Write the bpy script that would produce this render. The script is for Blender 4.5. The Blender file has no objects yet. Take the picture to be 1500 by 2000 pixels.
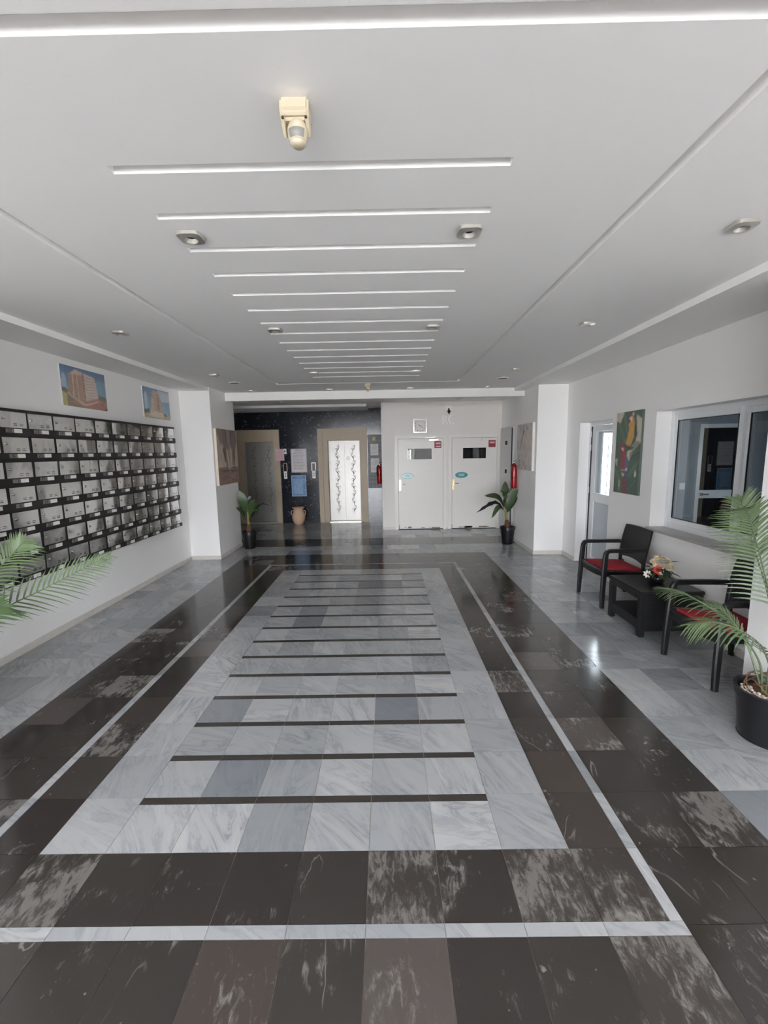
import bpy, bmesh, math, random
import numpy as np
from mathutils import Vector, Matrix

random.seed(7)
SC = bpy.context.scene
COL = SC.collection
PI = math.pi

# ------------------------------------------------------------------ camera
F_PX, PITCH, YAW, ROLL, EYE = 837.55, -0.1394, -0.0068, -0.0173, 1.7854
fwd = Vector((math.sin(YAW)*math.cos(PITCH), math.cos(YAW)*math.cos(PITCH), math.sin(PITCH)))
rgt = Vector((math.cos(YAW), -math.sin(YAW), 0))
upv = rgt.cross(fwd)
r2 = math.cos(ROLL)*rgt + math.sin(ROLL)*upv
u2 = -math.sin(ROLL)*rgt + math.cos(ROLL)*upv
cam_d = bpy.data.cameras.new('camera'); cam = bpy.data.objects.new('camera', cam_d); COL.objects.link(cam)
cam_d.sensor_fit = 'VERTICAL'; cam_d.sensor_height = 36.0; cam_d.lens = 36.0*F_PX/2000.0
cam_d.clip_start = 0.02; cam_d.clip_end = 300
cam.matrix_world = Matrix(((r2.x, u2.x, -fwd.x, 0), (r2.y, u2.y, -fwd.y, 0), (r2.z, u2.z, -fwd.z, EYE), (0, 0, 0, 1)))
SC.camera = cam

# ------------------------------------------------------------------ world, sun, exposure
W = bpy.data.worlds.new('sky'); SC.world = W; W.use_nodes = True
bg = W.node_tree.nodes['Background']; bg.inputs[0].default_value = (0.92, 0.95, 1.0, 1); bg.inputs[1].default_value = 18.5
sun_d = bpy.data.lights.new('sun', 'SUN'); sun = bpy.data.objects.new('sun', sun_d); COL.objects.link(sun)
sun_d.energy = 24.0; sun_d.angle = 0.01; sun_d.color = (1.0, 0.97, 0.94)
sun.rotation_euler = Vector((-0.12, -0.61, -0.78)).to_track_quat('-Z', 'Y').to_euler()
# portals: sampling helpers on the modelled openings (they emit nothing)
def portal(loc, direction, sx, sy):
    d = bpy.data.lights.new('opening_portal', 'AREA'); d.shape = 'RECTANGLE'; d.size = sx; d.size_y = sy
    d.cycles.is_portal = True
    o = bpy.data.objects.new('opening_portal', d); COL.objects.link(o); o.location = loc
    o.rotation_euler = Vector(direction).to_track_quat('-Z', 'Z' if abs(direction[2]) < .5 else 'Y').to_euler()
portal((-0.94, -5.32, 1.36), (0, 1, 0), 4.87, 2.7)
portal((3.21, -3.7, 1.4), (-1, 0, 0), 1.8, 2.0)
portal((6.42, 4.6, 1.5), (-1, 0, 0), .8, .8)
SC.view_settings.view_transform = 'Standard'; SC.view_settings.look = 'None'
SC.view_settings.gamma = 1.0; SC.view_settings.use_curve_mapping = False
SC.view_settings.exposure = 0.54
SC.cycles.use_denoising = True
SC.cycles.max_bounces = 14; SC.cycles.diffuse_bounces = 10; SC.cycles.glossy_bounces = 5
SC.cycles.transmission_bounces = 6; SC.cycles.sample_clamp_indirect = 6.0; SC.cycles.caustics_reflective = False

# ------------------------------------------------------------------ helpers
def lin(c):
    return tuple(((v/255)/12.92 if v/255 <= .04045 else ((v/255+.055)/1.055)**2.4) for v in c)

class Nodes:
    def __init__(s, name):
        s.m = bpy.data.materials.new(name); s.m.use_nodes = True
        s.t = s.m.node_tree; s.b = s.t.nodes['Principled BSDF']
    def __call__(s, kind, ins=None, **props):
        n = s.t.nodes.new('ShaderNode'+kind)
        for k, v in props.items(): setattr(n, k, v)
        for k, v in (ins or {}).items(): s.set(n.inputs[k], v)
        return n
    def set(s, sock, v):
        if hasattr(v, 'is_output'): s.t.links.new(v, sock)
        elif isinstance(v, (tuple, list)) and len(v) == 3 and sock.type == 'RGBA': sock.default_value = (*v, 1)
        else: sock.default_value = v
    def p(s, **k):
        for a, v in k.items(): s.set(s.b.inputs[a.replace('_', ' ')], v)
    def math(s, op, a, b=0.5, clamp=False):
        n = s('Math', {0: a, 1: b}, operation=op); n.use_clamp = clamp; return n.outputs[0]
    def ramp(s, fac, stops):
        n = s('ValToRGB', {0: fac}); e = n.color_ramp.elements
        while len(e) < len(stops): e.new(0.5)
        for q, (pos, c) in zip(e, stops): q.position = pos; q.color = (*c, 1) if len(c) == 3 else c
        return n.outputs[0]
    def mix(s, f, a, b, mode='MIX'):
        n = s('Mix', data_type='RGBA', blend_type=mode)
        s.set(n.inputs[0], f); s.set(n.inputs[6], a); s.set(n.inputs[7], b); return n.outputs[2]
    def bump(s, h, strength=.2, dist=.01):
        n = s('Bump', {'Strength': strength, 'Distance': dist, 'Height': h}); s.p(Normal=n.outputs[0])

def simple(name, rgb, rough=.5, metal=0.0, noise=0.0, scale=20.0, bump=0.0, spec=.5, **kw):
    n = Nodes(name); c = lin(rgb)
    n.p(Roughness=rough, Metallic=metal); n.b.inputs['Specular IOR Level'].default_value = spec
    tc = n('TexCoord').outputs['Object']
    nz = n('TexNoise', {'Vector': tc, 'Scale': scale, 'Detail': 4.0}).outputs[0]
    k = noise if noise else .03
    n.p(**{'Base_Color': n.mix(nz, tuple(v*(1-k) for v in c), tuple(min(1, v*(1+k)) for v in c))})
    if bump: n.bump(nz, bump, .004)
    for a, v in kw.items(): n.p(**{a: v})
    return n.m

M = {}
M['wall'] = simple('white_wall_paint', (246, 245, 244), .5, noise=.015, scale=1.3)
M['ceil'] = simple('white_ceiling_plaster', (246, 245, 244), .75, noise=.015, scale=.9)
M['skirt'] = simple('beige_skirting_marble', (210, 206, 200), .35, noise=.12, scale=14)
M['stair'] = simple('shade_toned_stairwell', (30, 29, 28), .8)  # near-black so the stairwell reads unlit; shade put into the wall colour
M['office'] = simple('dimmed_office_paint', (150, 157, 166), .6)  # white office walls toned down; the room's dimmer light is in the colour
M['wallgrey'] = simple('off_white_lobby_paint', (228, 224, 220), .55, noise=.015, scale=1.3)
M['trim'] = simple('white_beam_paint', (238, 237, 235), .6)
M['grout'] = simple('floor_grout', (150, 138, 122), .8, noise=.2, scale=40)
M['black'] = simple('black_plastic', (20, 20, 22), .38, noise=.1, scale=60)
M['blackmat'] = simple('black_matt', (24, 23, 23), .6, noise=.1)
M['bankblack'] = simple('black_lacquer', (25, 21, 20), .35, noise=.1)
M['pot'] = simple('black_pot_plastic', (16, 16, 19), .33, noise=.1)
M['ivory'] = simple('ivory_plastic', (190, 179, 156), .38)
M['whitep'] = simple('white_plastic', (238, 238, 236), .35)
M['whitealu'] = simple('white_lacquered_aluminium', (236, 238, 240), .3)
M['paper'] = simple('paper_card', (238, 236, 232), .7)
M['pinkpaper'] = simple('pink_paper', (222, 178, 190), .7)
M['dark'] = simple('dark_hole', (10, 10, 10), .7)
M['rubber'] = simple('black_gasket', (18, 20, 26), .5)
M['red'] = simple('red_enamel', (150, 18, 20), .22)
M['sticker'] = simple('dark_red_sticker', (140, 40, 48), .5)
M['brass'] = simple('gold_brass', (214, 190, 140), .25, 1.0)
M['chrome'] = simple('chrome', (200, 200, 200), .12, 1.0)
M['steel'] = simple('brushed_nickel', (214, 210, 202), .32, .8)
M['cream'] = simple('door_paint_white', (232, 229, 224), .35)
M['beige'] = simple('beige_lift_frame', (176, 160, 138), .45, noise=.06, scale=9)
M['clay'] = simple('terracotta_clay', (204, 172, 146), .8, noise=.12, scale=18, bump=.3)
M['cushion'] = simple('red_cushion_fabric', (150, 22, 36), .85, noise=.15, scale=90, bump=.3)
M['soil'] = simple('brown_coir', (110, 78, 58), .9, noise=.5, scale=60, bump=.8)
M['pebble'] = simple('white_pebble', (214, 206, 196), .5, noise=.1)
M['trunk'] = simple('fibre_trunk', (92, 62, 46), .9, noise=.5, scale=70, bump=.8)
M['stem'] = simple('yellow_green_stem', (150, 140, 74), .5, noise=.2, scale=30)
M['teal'] = simple('teal_oval_sign', (70, 146, 154), .25)
M['tealpale'] = simple('pale_teal_oval_sign', (176, 206, 204), .25)
M['signline'] = simple('pale_sign_lettering', (214, 230, 228), .5)
M['etch'] = simple('etched_grey', (104, 97, 91), .6)
M['cabinet'] = simple('light_grey_cabinet', (206, 206, 207), .4)
M['concrete'] = simple('pale_paving', (190, 188, 185), .85, noise=.15, scale=3)
M['facade'] = simple('cream_street_render', (224, 219, 211), .85)
M['iron'] = simple('wrought_iron', (40, 40, 42), .5, .5)
M['letterw'] = simple('gloss_white_letter', (253, 253, 252), .2)
M['digit'] = simple('dark_digits', (30, 30, 30), .5)
M['plate'] = simple('grey_number_plate', (126, 124, 121), .4)
M['petal_cream'] = simple('cream_petals', (206, 190, 158), .7, noise=.15, scale=80)
M['petal_red'] = simple('red_petals', (196, 60, 54), .6, noise=.2, scale=80)
M['petal_white'] = simple('white_petals', (238, 228, 216), .6)
M['redled'] = simple('dark_red_display', (52, 12, 14), .2)
M['granite_dust'] = simple('sill_marble', (166, 164, 162), .3, noise=.2, scale=16)

def leafmat(name, a, b):
    n = Nodes(name)
    r = n('ObjectInfo').outputs['Random']
    nz = n('TexNoise', {'Vector': n('TexCoord').outputs['Object'], 'Scale': 9.0, 'Detail': 3.0}).outputs[0]
    f = n.math('ADD', n.math('MULTIPLY', r, .5), n.math('MULTIPLY', nz, .6), True)
    n.p(Base_Color=n.mix(f, lin(a), lin(b)), Roughness=.42)
    n.b.inputs['Subsurface Weight'].default_value = 0.0
    return n.m
M['palm'] = leafmat('palm_frond_green', (52, 70, 46), (106, 124, 84))
M['leaf'] = leafmat('broad_leaf_green', (36, 56, 32), (78, 98, 60))
M['leafdark'] = leafmat('dark_leaf_green', (20, 30, 24), (36, 48, 36))

def tile_random(n):
    a = n('ObjectInfo').outputs['Random']; b = n('NewGeometry').outputs['Random Per Island']
    return n.math('FRACT', n.math('ADD', a, n.math('MULTIPLY', b, 7.31)))
def marble(name):
    n = Nodes(name)
    r = tile_random(n); r2_ = n.math('FRACT', n.math('MULTIPLY', r, 17.13)); r3 = n.math('FRACT', n.math('MULTIPLY', r, 53.7))
    pos = n('NewGeometry').outputs['Position']
    off = n('CombineXYZ', {0: n.math('MULTIPLY', r, 40.), 1: n.math('MULTIPLY', r2_, 40.), 2: 0.0}).outputs[0]
    p = n('VectorMath', {0: pos, 1: off}, operation='ADD').outputs[0]
    ang = n.math('ADD', n.math('MULTIPLY', r3, 1.5), .15)
    rot = n('VectorRotate', {'Vector': p, 'Angle': ang}, rotation_type='Z_AXIS').outputs[0]
    st = n('VectorMath', {0: rot, 1: (2.2, 9.0, 1.0)}, operation='MULTIPLY').outputs[0]
    warp = n('TexNoise', {'Vector': st, 'Scale': .9, 'Detail': 6.0, 'Roughness': .62, 'Distortion': 1.1}).outputs[0]
    cloud = n('TexNoise', {'Vector': p, 'Scale': 3.2, 'Detail': 4.0}).outputs[0]
    vein = n.math('ABSOLUTE', n.math('SUBTRACT', warp, .5))
    veinm = n.ramp(vein, [(0.0, (1, 1, 1)), (.035, (.35, .35, .35)), (.13, (0, 0, 0))])
    veinm = n.math('MULTIPLY', veinm, n.ramp(cloud, [(.35, (.1, .1, .1)), (.7, (.8, .8, .8))]))
    tone = n.ramp(r2_, [(0.0, (.17, .18, .20)), (.06, (.25, .258, .275)), (.12, (.345, .35, .358)), (.6, (.425, .428, .435)), (1.0, (.51, .51, .51))])
    body = n.mix(cloud, n.mix(.25, tone, lin((150, 156, 164))), tone)
    body = n.mix(n.math('MULTIPLY', n.ramp(warp, [(.3, (1, 1, 1)), (.62, (0, 0, 0))]), .55), body, n.mix(.5, tone, lin((132, 140, 150))))
    c = n.mix(n.math('MULTIPLY', veinm, .75), body, lin((92, 100, 112)))
    wear = n('TexNoise', {'Vector': pos, 'Scale': 2.6, 'Detail': 5.0}).outputs[0]
    n.p(Base_Color=c, Roughness=n.math('ADD', n.math('MULTIPLY', wear, .12), .08))
    n.b.inputs['Specular IOR Level'].default_value = .5
    return n.m
M['marble'] = marble('grey_veined_marble')
def darkstone(name):
    n = Nodes(name)
    r = tile_random(n); r2_ = n.math('FRACT', n.math('MULTIPLY', r, 13.7)); r3 = n.math('FRACT', n.math('MULTIPLY', r, 71.9))
    pos = n('NewGeometry').outputs['Position']
    off = n('CombineXYZ', {0: n.math('MULTIPLY', r, 31.), 1: n.math('MULTIPLY', r2_, 31.), 2: 0.0}).outputs[0]
    p = n('VectorMath', {0: pos, 1: off}, operation='ADD').outputs[0]
    big = n('TexNoise', {'Vector': p, 'Scale': 3.6, 'Detail': 2.0}).outputs[0]
    strx = n('VectorMath', {0: p, 1: (1.0, .42, 1.0)}, operation='MULTIPLY').outputs[0]
    fine = n('TexNoise', {'Vector': strx, 'Scale': 34.0, 'Detail': 8.0, 'Roughness': .72, 'Distortion': .5}).outputs[0]
    amt = n.ramp(r3, [(0.0, (0, 0, 0)), (.55, (.03, .03, .03)), (.80, (.10, .10, .10)), (1.0, (.19, .19, .19))])
    s = n.math('ADD', n.math('ADD', n.math('MULTIPLY', big, .5), n.math('MULTIPLY', fine, .62)), amt)
    scuff = n.ramp(s, [(.68, (0, 0, 0)), (.80, (1, 1, 1))])
    spots = n('TexNoise', {'Vector': p, 'Scale': 21.0, 'Detail': 2.0}).outputs[0]
    spk = n.ramp(spots, [(.73, (0, 0, 0)), (.77, (.8, .8, .8))])
    vn = n('TexNoise', {'Vector': strx, 'Scale': 1.6, 'Detail': 5.0, 'Distortion': 1.8}).outputs[0]
    vein = n.ramp(n.math('ABSOLUTE', n.math('SUBTRACT', vn, .62)), [(0.0, (1, 1, 1)), (.0035, (.5, .5, .5)), (.007, (0, 0, 0))])
    tone = n.ramp(r2_, [(0.0, lin((50, 45, 43))), (.5, lin((55, 51, 48))), (.88, lin((62, 57, 54))), (.94, lin((66, 59, 55))), (1.0, lin((86, 80, 77)))])
    c = n.mix(n.math('MULTIPLY', scuff, .6), tone, lin((134, 130, 126)))
    c = n.mix(n.math('MAXIMUM', n.math('MULTIPLY', spk, .5), n.math('MULTIPLY', n.math('MULTIPLY', vein, n.ramp(big, [(.52, (0, 0, 0)), (.62, (1, 1, 1))])), .45)), c, lin((176, 170, 164)))
    n.p(Base_Color=c, Roughness=n.math('ADD', n.math('MULTIPLY', scuff, .25), n.math('ADD', n.math('MULTIPLY', big, .10), .08)))
    return n.m
M['stone'] = darkstone('dark_brown_limestone')
M['inlay'] = simple('dark_inlay_stone', (58, 54, 51), .2, noise=.35, scale=26)
def granite():
    n = Nodes('blue_black_granite')
    pos = n('NewGeometry').outputs['Position']
    v = n('TexVoronoi', {'Vector': pos, 'Scale': 26.0}).outputs['Color']
    nz = n('TexNoise', {'Vector': pos, 'Scale': 42.0, 'Detail': 5.0}).outputs[0]
    base = n.mix(n.math('MULTIPLY', nz, .9), lin((14, 15, 19)), lin((46, 50, 60)))
    fl = n.ramp(n('SeparateColor', {0: v}).outputs[0], [(.9, (0, 0, 0)), (.97, (1, 1, 1))])
    n.p(Base_Color=n.mix(n.math('MULTIPLY', fl, .35), base, lin((120, 128, 142))), Roughness=.16)
    return n.m
M['granite'] = granite()
def liftsteel():
    n = Nodes('patterned_stainless_steel')
    pos = n('NewGeometry').outputs['Position']
    st = n('VectorMath', {0: pos, 1: (40.0, 1.0, 3.0)}, operation='MULTIPLY').outputs[0]
    nz = n('TexNoise', {'Vector': st, 'Scale': 3.0, 'Detail': 3.0}).outputs[0]
    n.p(Base_Color=n.mix(nz, (.24, .232, .22), (.34, .33, .315)), Metallic=1.0, Roughness=n.math('ADD', n.math('MULTIPLY', nz, .14), .36))
    return n.m
M['liftsteel'] = liftsteel()
def mirrorsteel():
    n = Nodes('polished_mailbox_steel')
    pos = n('NewGeometry').outputs['Position']; r = n('ObjectInfo').outputs['Random']
    off = n('CombineXYZ', {0: n.math('MULTIPLY', r, 20.0), 1: 0.0, 2: n.math('MULTIPLY', r, 9.0)}).outputs[0]
    p = n('VectorMath', {0: pos, 1: off}, operation='ADD').outputs[0]
    nz = n('TexNoise', {'Vector': p, 'Scale': 4.5, 'Detail': 1.0}).outputs[0]
    sm = n('TexNoise', {'Vector': p, 'Scale': 18.0, 'Detail': 4.0}).outputs[0]
    n.p(Base_Color=n.mix(sm, (.66, .66, .65), (.80, .80, .79)), Metallic=1.0, Roughness=n.math('ADD', n.math('MULTIPLY', sm, .10), .10))
    n.bump(nz, .30, .03)
    return n.m
M['mirror'] = mirrorsteel()
def weave():
    n = Nodes('black_rattan_plastic')
    tc = n('TexCoord').outputs['Object']
    w1 = n('TexWave', {'Vector': tc, 'Scale': 26.0}, bands_direction='Y').outputs[0]
    w2 = n('TexWave', {'Vector': tc, 'Scale': 26.0}, bands_direction='Z').outputs[0]
    n.p(Base_Color=lin((22, 22, 24)), Roughness=.42); n.bump(n.math('MULTIPLY', w1, w2), .5, .004)
    return n.m
M['weave'] = weave()
def glass(name, tint=(1, 1, 1), rough=0.0):
    n = Nodes(name)
    n.p(Base_Color=tint, Roughness=rough, IOR=1.45); n.b.inputs['Transmission Weight'].default_value = 1.0
    return n.m
def pane(name, tint, refl=.10):
    # thin architectural glass: straight-through tint plus mirror reflection by Fresnel
    n = Nodes(name)
    tr = n('BsdfTransparent', {0: tint}); gl = n('BsdfGlossy', {'Color': (1, 1, 1), 'Roughness': .01})
    bf = n('NewGeometry').outputs['Backfacing']
    fr = n('Fresnel', {'IOR': n.math('SUBTRACT', 1.5, n.math('MULTIPLY', bf, .83333))}).outputs[0]
    mx = n('MixShader', {0: n.math('ADD', fr, refl, True), 1: tr.outputs[0], 2: gl.outputs[0]})
    n.t.links.new(mx.outputs[0], n.t.nodes['Material Output'].inputs[0])
    return n.m
M['pane'] = pane('window_glass', (.78, .82, .83), .02)
M['doorpane'] = pane('door_vision_glass', (.5, .5, .5), 0.0)
M['dimpane'] = pane('daylight_dimming_glass', (.16, .17, .16), .02)  # tint added to cut the daylight entering the stairwell
M['darkpane'] = simple('dark_door_glass', (12, 12, 13), .06)
M['frost'] = simple('frosted_panel_backlit_tone', (192, 200, 208), .35)  # opaque; light coming through from the office is put into the pale colour
M['vcol'] = None
def vcol():
    n = Nodes('printed_canvas')
    n.p(Base_Color=n.mix(.14, n('Attribute', attribute_name='print').outputs['Color'], (.34, .34, .34)), Roughness=.5)
    return n.m
M['vcol'] = vcol()
def vgloss():
    n = Nodes('printed_acrylic')
    n.p(Base_Color=n.mix(.25, n('Attribute', attribute_name='print').outputs['Color'], (.42, .42, .42)), Roughness=.2)
    return n.m
M['vgloss'] = vgloss()

def worig(o):
    v = Vector((0, 0, 0))
    while o is not None: v = v + o.location; o = o.parent
    return v

def tag(o, label=None, cat=None, group=None, kind=None):
    if label: o['label'] = label
    if cat: o['category'] = cat
    if group: o['group'] = group
    if kind: o['kind'] = kind
    return o

def thing(name, label, cat, loc, group=None, kind=None):
    o = bpy.data.objects.new(name, None); COL.objects.link(o); o.location = loc; o.empty_display_size = .1
    return tag(o, label, cat, group, kind)

class MB:
    def __init__(s): s.v = []; s.f = []; s.m = []
    def add(s, vs, fs, m=0):
        o = len(s.v); s.v += [tuple(v) for v in vs]; s.f += [tuple(i+o for i in f) for f in fs]; s.m += [m]*len(fs); return s
    def box(s, x0, x1, y0, y1, z0, z1, m=0):
        return s.add([(x0,y0,z0),(x1,y0,z0),(x1,y1,z0),(x0,y1,z0),(x0,y0,z1),(x1,y0,z1),(x1,y1,z1),(x0,y1,z1)],
                     [(0,3,2,1),(4,5,6,7),(0,1,5,4),(1,2,6,5),(2,3,7,6),(3,0,4,7)], m)
    def prism(s, pts, ax, a0, a1, m=0):
        # extrude 2-D polygon pts along axis ax (the other two axes in cyclic-free order)
        def mk(p, t): return {'x': (t, p[0], p[1]), 'y': (p[0], t, p[1]), 'z': (p[0], p[1], t)}[ax]
        n = len(pts)
        vs = [mk(p, a0) for p in pts]+[mk(p, a1) for p in pts]
        fs = [tuple(range(n)), tuple(range(2*n-1, n-1, -1))]+[(i, i+n, (i+1) % n+n, (i+1) % n) for i in range(n)]
        return s.add(vs, fs, m)
    def lathe(s, prof, c=(0,0,0), seg=24, axis='z', m=0, cap=True):
        vs = []; fs = []
        for r, h in prof:
            for k in range(seg):
                a = 2*PI*k/seg; x, y = r*math.cos(a), r*math.sin(a)
                p = {'z': (x, y, h), 'y': (x, h, y), 'x': (h, x, y)}[axis]
                vs.append((c[0]+p[0], c[1]+p[1], c[2]+p[2]))
        for i in range(len(prof)-1):
            for k in range(seg):
                k2 = (k+1) % seg; fs.append((i*seg+k, i*seg+k2, (i+1)*seg+k2, (i+1)*seg+k))
        if cap: fs.append(tuple(range(seg-1, -1, -1))); fs.append(tuple((len(prof)-1)*seg+k for k in range(seg)))
        return s.add(vs, fs, m)
    def sweep(s, path, wid, hei, side=(0,1,0), m=0, seg=0):
        # rectangular (seg=0) or round section along a path; wid/hei per point or scalar
        path = [Vector(p) for p in path]; n = len(path); vs = []; fs = []
        ns = seg or 8
        for i, p in enumerate(path):
            t = (path[min(i+1, n-1)]-path[max(i-1, 0)]).normalized()
            sd = Vector(side); sd = (sd-t*sd.dot(t)).normalized(); up = t.cross(sd)
            w = wid[i] if isinstance(wid, (list, tuple)) else wid; h = hei[i] if isinstance(hei, (list, tuple)) else hei
            if seg: sec = [(math.cos(2*PI*k/seg)*.5, math.sin(2*PI*k/seg)*.5) for k in range(seg)]
            else: sec = [(.5,.3),(.3,.5),(-.3,.5),(-.5,.3),(-.5,-.3),(-.3,-.5),(.3,-.5),(.5,-.3)]
            for a, b in sec: vs.append(p+sd*a*w+up*b*h)
        for i in range(n-1):
            for k in range(ns): fs.append((i*ns+k, i*ns+(k+1) % ns, (i+1)*ns+(k+1) % ns, (i+1)*ns+k))
        fs.append(tuple(range(ns-1, -1, -1))); fs.append(tuple((n-1)*ns+k for k in range(ns)))
        return s.add(vs, fs, m)
    def sphere(s, c, r, sy=1, sz=1, seg=16, rings=10, m=0):
        return s.lathe([(max(1e-4, r*math.sin(PI*i/rings)), -r*sz*math.cos(PI*i/rings)) for i in range(rings+1)], c, seg, 'z', m)
    def build(s, name, mats, parent=None, smooth=False, bevel=0.0, loc=None):
        if not isinstance(mats, (list, tuple)): mats = [mats]
        me = bpy.data.meshes.new(name)
        org = worig(parent) if parent is not None else Vector((0,0,0))
        base = Vector(loc) if loc is not None else org
        me.from_pydata([tuple(Vector(v)-base) for v in s.v], [], s.f)
        for mt in mats: me.materials.append(M[mt] if isinstance(mt, str) else mt)
        me.polygons.foreach_set('material_index', s.m)
        bm = bmesh.new(); bm.from_mesh(me)
        bmesh.ops.recalc_face_normals(bm, faces=bm.faces)
        if bevel:
            es = [e for e in bm.edges if len(e.link_faces) == 2 and e.calc_face_angle(0) > .6]
            bmesh.ops.bevel(bm, geom=es, offset=bevel, segments=2, affect='EDGES', clamp_overlap=True)
        bm.to_mesh(me); bm.free()
        if smooth:
            for pl in me.polygons: pl.use_smooth = True
            if smooth is not True: me.set_sharp_from_angle(angle=smooth)
        o = bpy.data.objects.new(name, me); COL.objects.link(o)
        if parent is not None: o.parent = parent; o.location = base-org
        else: o.location = base
        return o

def struct(name, mb, mats, parent=None, **k):
    o = mb.build(name, mats, parent, **k)
    if parent is None: o['kind'] = 'structure'
    return o

def copy_tree(o, parent=None):
    c = o.copy(); COL.objects.link(c); c.parent = parent
    for ch in list(o.children): copy_tree(ch, c)
    return c

# ------------------------------------------------------------------ room dimensions
XL, XR = -3.375, 2.99            # long side walls
PL, PR = -2.875, 2.50            # pillar faces towards the hall
YP0, YP1 = 7.20, 8.30            # far pillars
YN0, YN1 = 2.00, 2.86            # near pillars
YD, YE = 9.77, 10.98             # wall with the two doors, lift wall
ZC, ZS = 2.88, 2.825             # main ceiling, side soffits
IYF = 1.8
Y0 = -5.3                        # entrance
T0, DT = 1.7075, 0.3171          # floor row grid

# ------------------------------------------------------------------ floor
fl = MB(); fl.box(-4.6, 3.19, Y0, 11.6, -.12, -.003)
floor = struct('floor', fl, 'grout')
unit = {}
def unit_tile(kind):
    if kind not in unit:
        mb = MB(); mb.box(-.5, .5, -.5, .5, -1, 0)
        o = mb.build('t', 'marble' if kind in ('light_marble_tile', 'marble_border_strip') else 'inlay' if kind == 'dark_inlay_strip' else 'stone'); me = o.data
        bpy.data.objects.remove(o); me.name = kind; unit[kind] = me
    return unit[kind]
def tile(kind, x0, x1, y0, y1, g=.0022):
    o = bpy.data.objects.new(kind, unit_tile(kind)); COL.objects.link(o); o.parent = floor
    o.location = ((x0+x1)/2, (y0+y1)/2, random.uniform(-.0002, .0003))
    o.scale = (x1-x0-g, y1-y0-g, .012)
    o.rotation_euler = (random.uniform(-.0006, .0006), random.uniform(-.0006, .0006), 0)
def edges(a, b, n): return [a+(b-a)*i/n for i in range(n+1)]
PX0, PX1 = -1.607, .795; PY0 = T0; NR = 15; STRIP = .045
PY1 = PY0+14*DT+(DT-STRIP)
cols = edges(PX0, PX1, 8)
for r in range(NR):
    y0 = PY0+r*DT; y1 = y0+DT-STRIP
    for c in range(8):
        if 0 < c < 7: tile('light_marble_tile', cols[c], cols[c+1], y0, y1)
        else: tile('light_marble_tile', cols[c], cols[c+1], y0, min(y0+DT, PY1))
    if r < NR-1:
        for c in range(1, 7): tile('dark_inlay_strip', cols[c], cols[c+1], y1, y1+STRIP)
BL, BR, BN, BF = -1.867, 1.052, 1.404, 6.715      # inner edge of the thin white border
WB = .05
rows_mid = [BN]+[PY0+r*DT for r in range(1, NR)]+[PY1]
for x0, x1 in ((BL, PX0), (PX1, BR)):
    for r in range(NR): tile('dark_stone_tile', x0, x1, PY0+r*DT, min(PY0+(r+1)*DT, PY1))
for y0, y1 in ((BN, PY0), (PY1, BF)):
    tile('dark_stone_tile', BL, PX0, y0, y1); tile('dark_stone_tile', PX1, BR, y0, y1)
    for c in range(8): tile('dark_stone_tile', cols[c], cols[c+1], y0, y1)
# thin border
for y0, y1 in ((BN-WB, BN), (BF, BF+WB)):
    xs = [BL-WB]+cols+[BR+WB]
    for a, b in zip(xs, xs[1:]): tile('marble_border_strip', a, b, y0, y1)
for x0, x1 in ((BL-WB, BL), (BR, BR+WB)):
    ys = [BN]+[PY0+r*DT for r in range(NR)]+[PY1, BF]
    for a, b in zip(ys, ys[1:]): tile('marble_border_strip', x0, x1, a, b)
# outer dark bands
DL, DR = -2.51, 1.715; FAR = 7.42
yo = [T0+DT*k for k in range(-5, 16)]
yo = [y for y in yo if y < BF+WB-.1]+[BF+WB, (BF+WB+FAR)/2, FAR]
for x0, x1 in ((DL, BL-WB), (BR+WB, DR)):
    xm = (x0+x1)/2
    for a, b in zip(yo, yo[1:]):
        if b <= .35: continue
        tile('dark_stone_tile', x0, xm, a, b); tile('dark_stone_tile', xm, x1, a, b)
nearx = [BL-WB]+cols+[BR+WB]
for a, b in ((1.037, BN-WB), (.72, 1.037), (.403, .72)):
    for x0, x1 in zip(nearx, nearx[1:]): tile('dark_stone_tile', x0, x1, a, b)
for a, b in ((BF+WB, (BF+WB+FAR)/2), ((BF+WB+FAR)/2, FAR)):
    for x0, x1 in zip(nearx, nearx[1:]): tile('dark_stone_tile', x0, x1, a, b)
# light side aisles
ys = [T0+DT*k for k in range(-4, 19)]; ys = [y for y in ys if y < FAR-.1]+[FAR]
for xs in ([XL, -3.13, -2.82, DL], edges(DR, XR, 4)):
    for a, b in zip(ys, ys[1:]):
        for x0, x1 in zip(xs, xs[1:]): tile('light_marble_tile', x0, x1, a, b)
# far floor beyond the pattern: pieces too small to pick apart, one mesh each
farL, farD = MB(), MB()
fx = edges(-4.5, 3.0, 25); fy = [FAR, 7.77, 8.12, 8.47, 8.82, 9.13, 9.45, 9.77, 10.07, 10.38, 10.68, 10.98, 11.2]
for a, b in zip(fy, fy[1:]):
    for x0, x1 in zip(fx, fx[1:]):
        (farD if 8.1 < (a+b)/2 < 8.82 else farL).box(x0+.001, x1-.001, a+.001, b-.001, -.01, 0)
tag(farL.build('far_marble_tiles', 'marble', floor), kind='stuff'); tag(farD.build('far_stone_tiles', 'stone', floor), kind='stuff')
nL = MB()
for x0, x1 in zip(edges(XL, XR, 20), edges(XL, XR, 20)[1:]):
    for a, b in zip(edges(Y0, .403, 6), edges(Y0, .403, 6)[1:]): nL.box(x0+.001, x1-.001, a+.001, b-.001, -.01, 0)
tag(nL.build('entrance_stone_tiles', 'stone', floor), kind='stuff')

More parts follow.
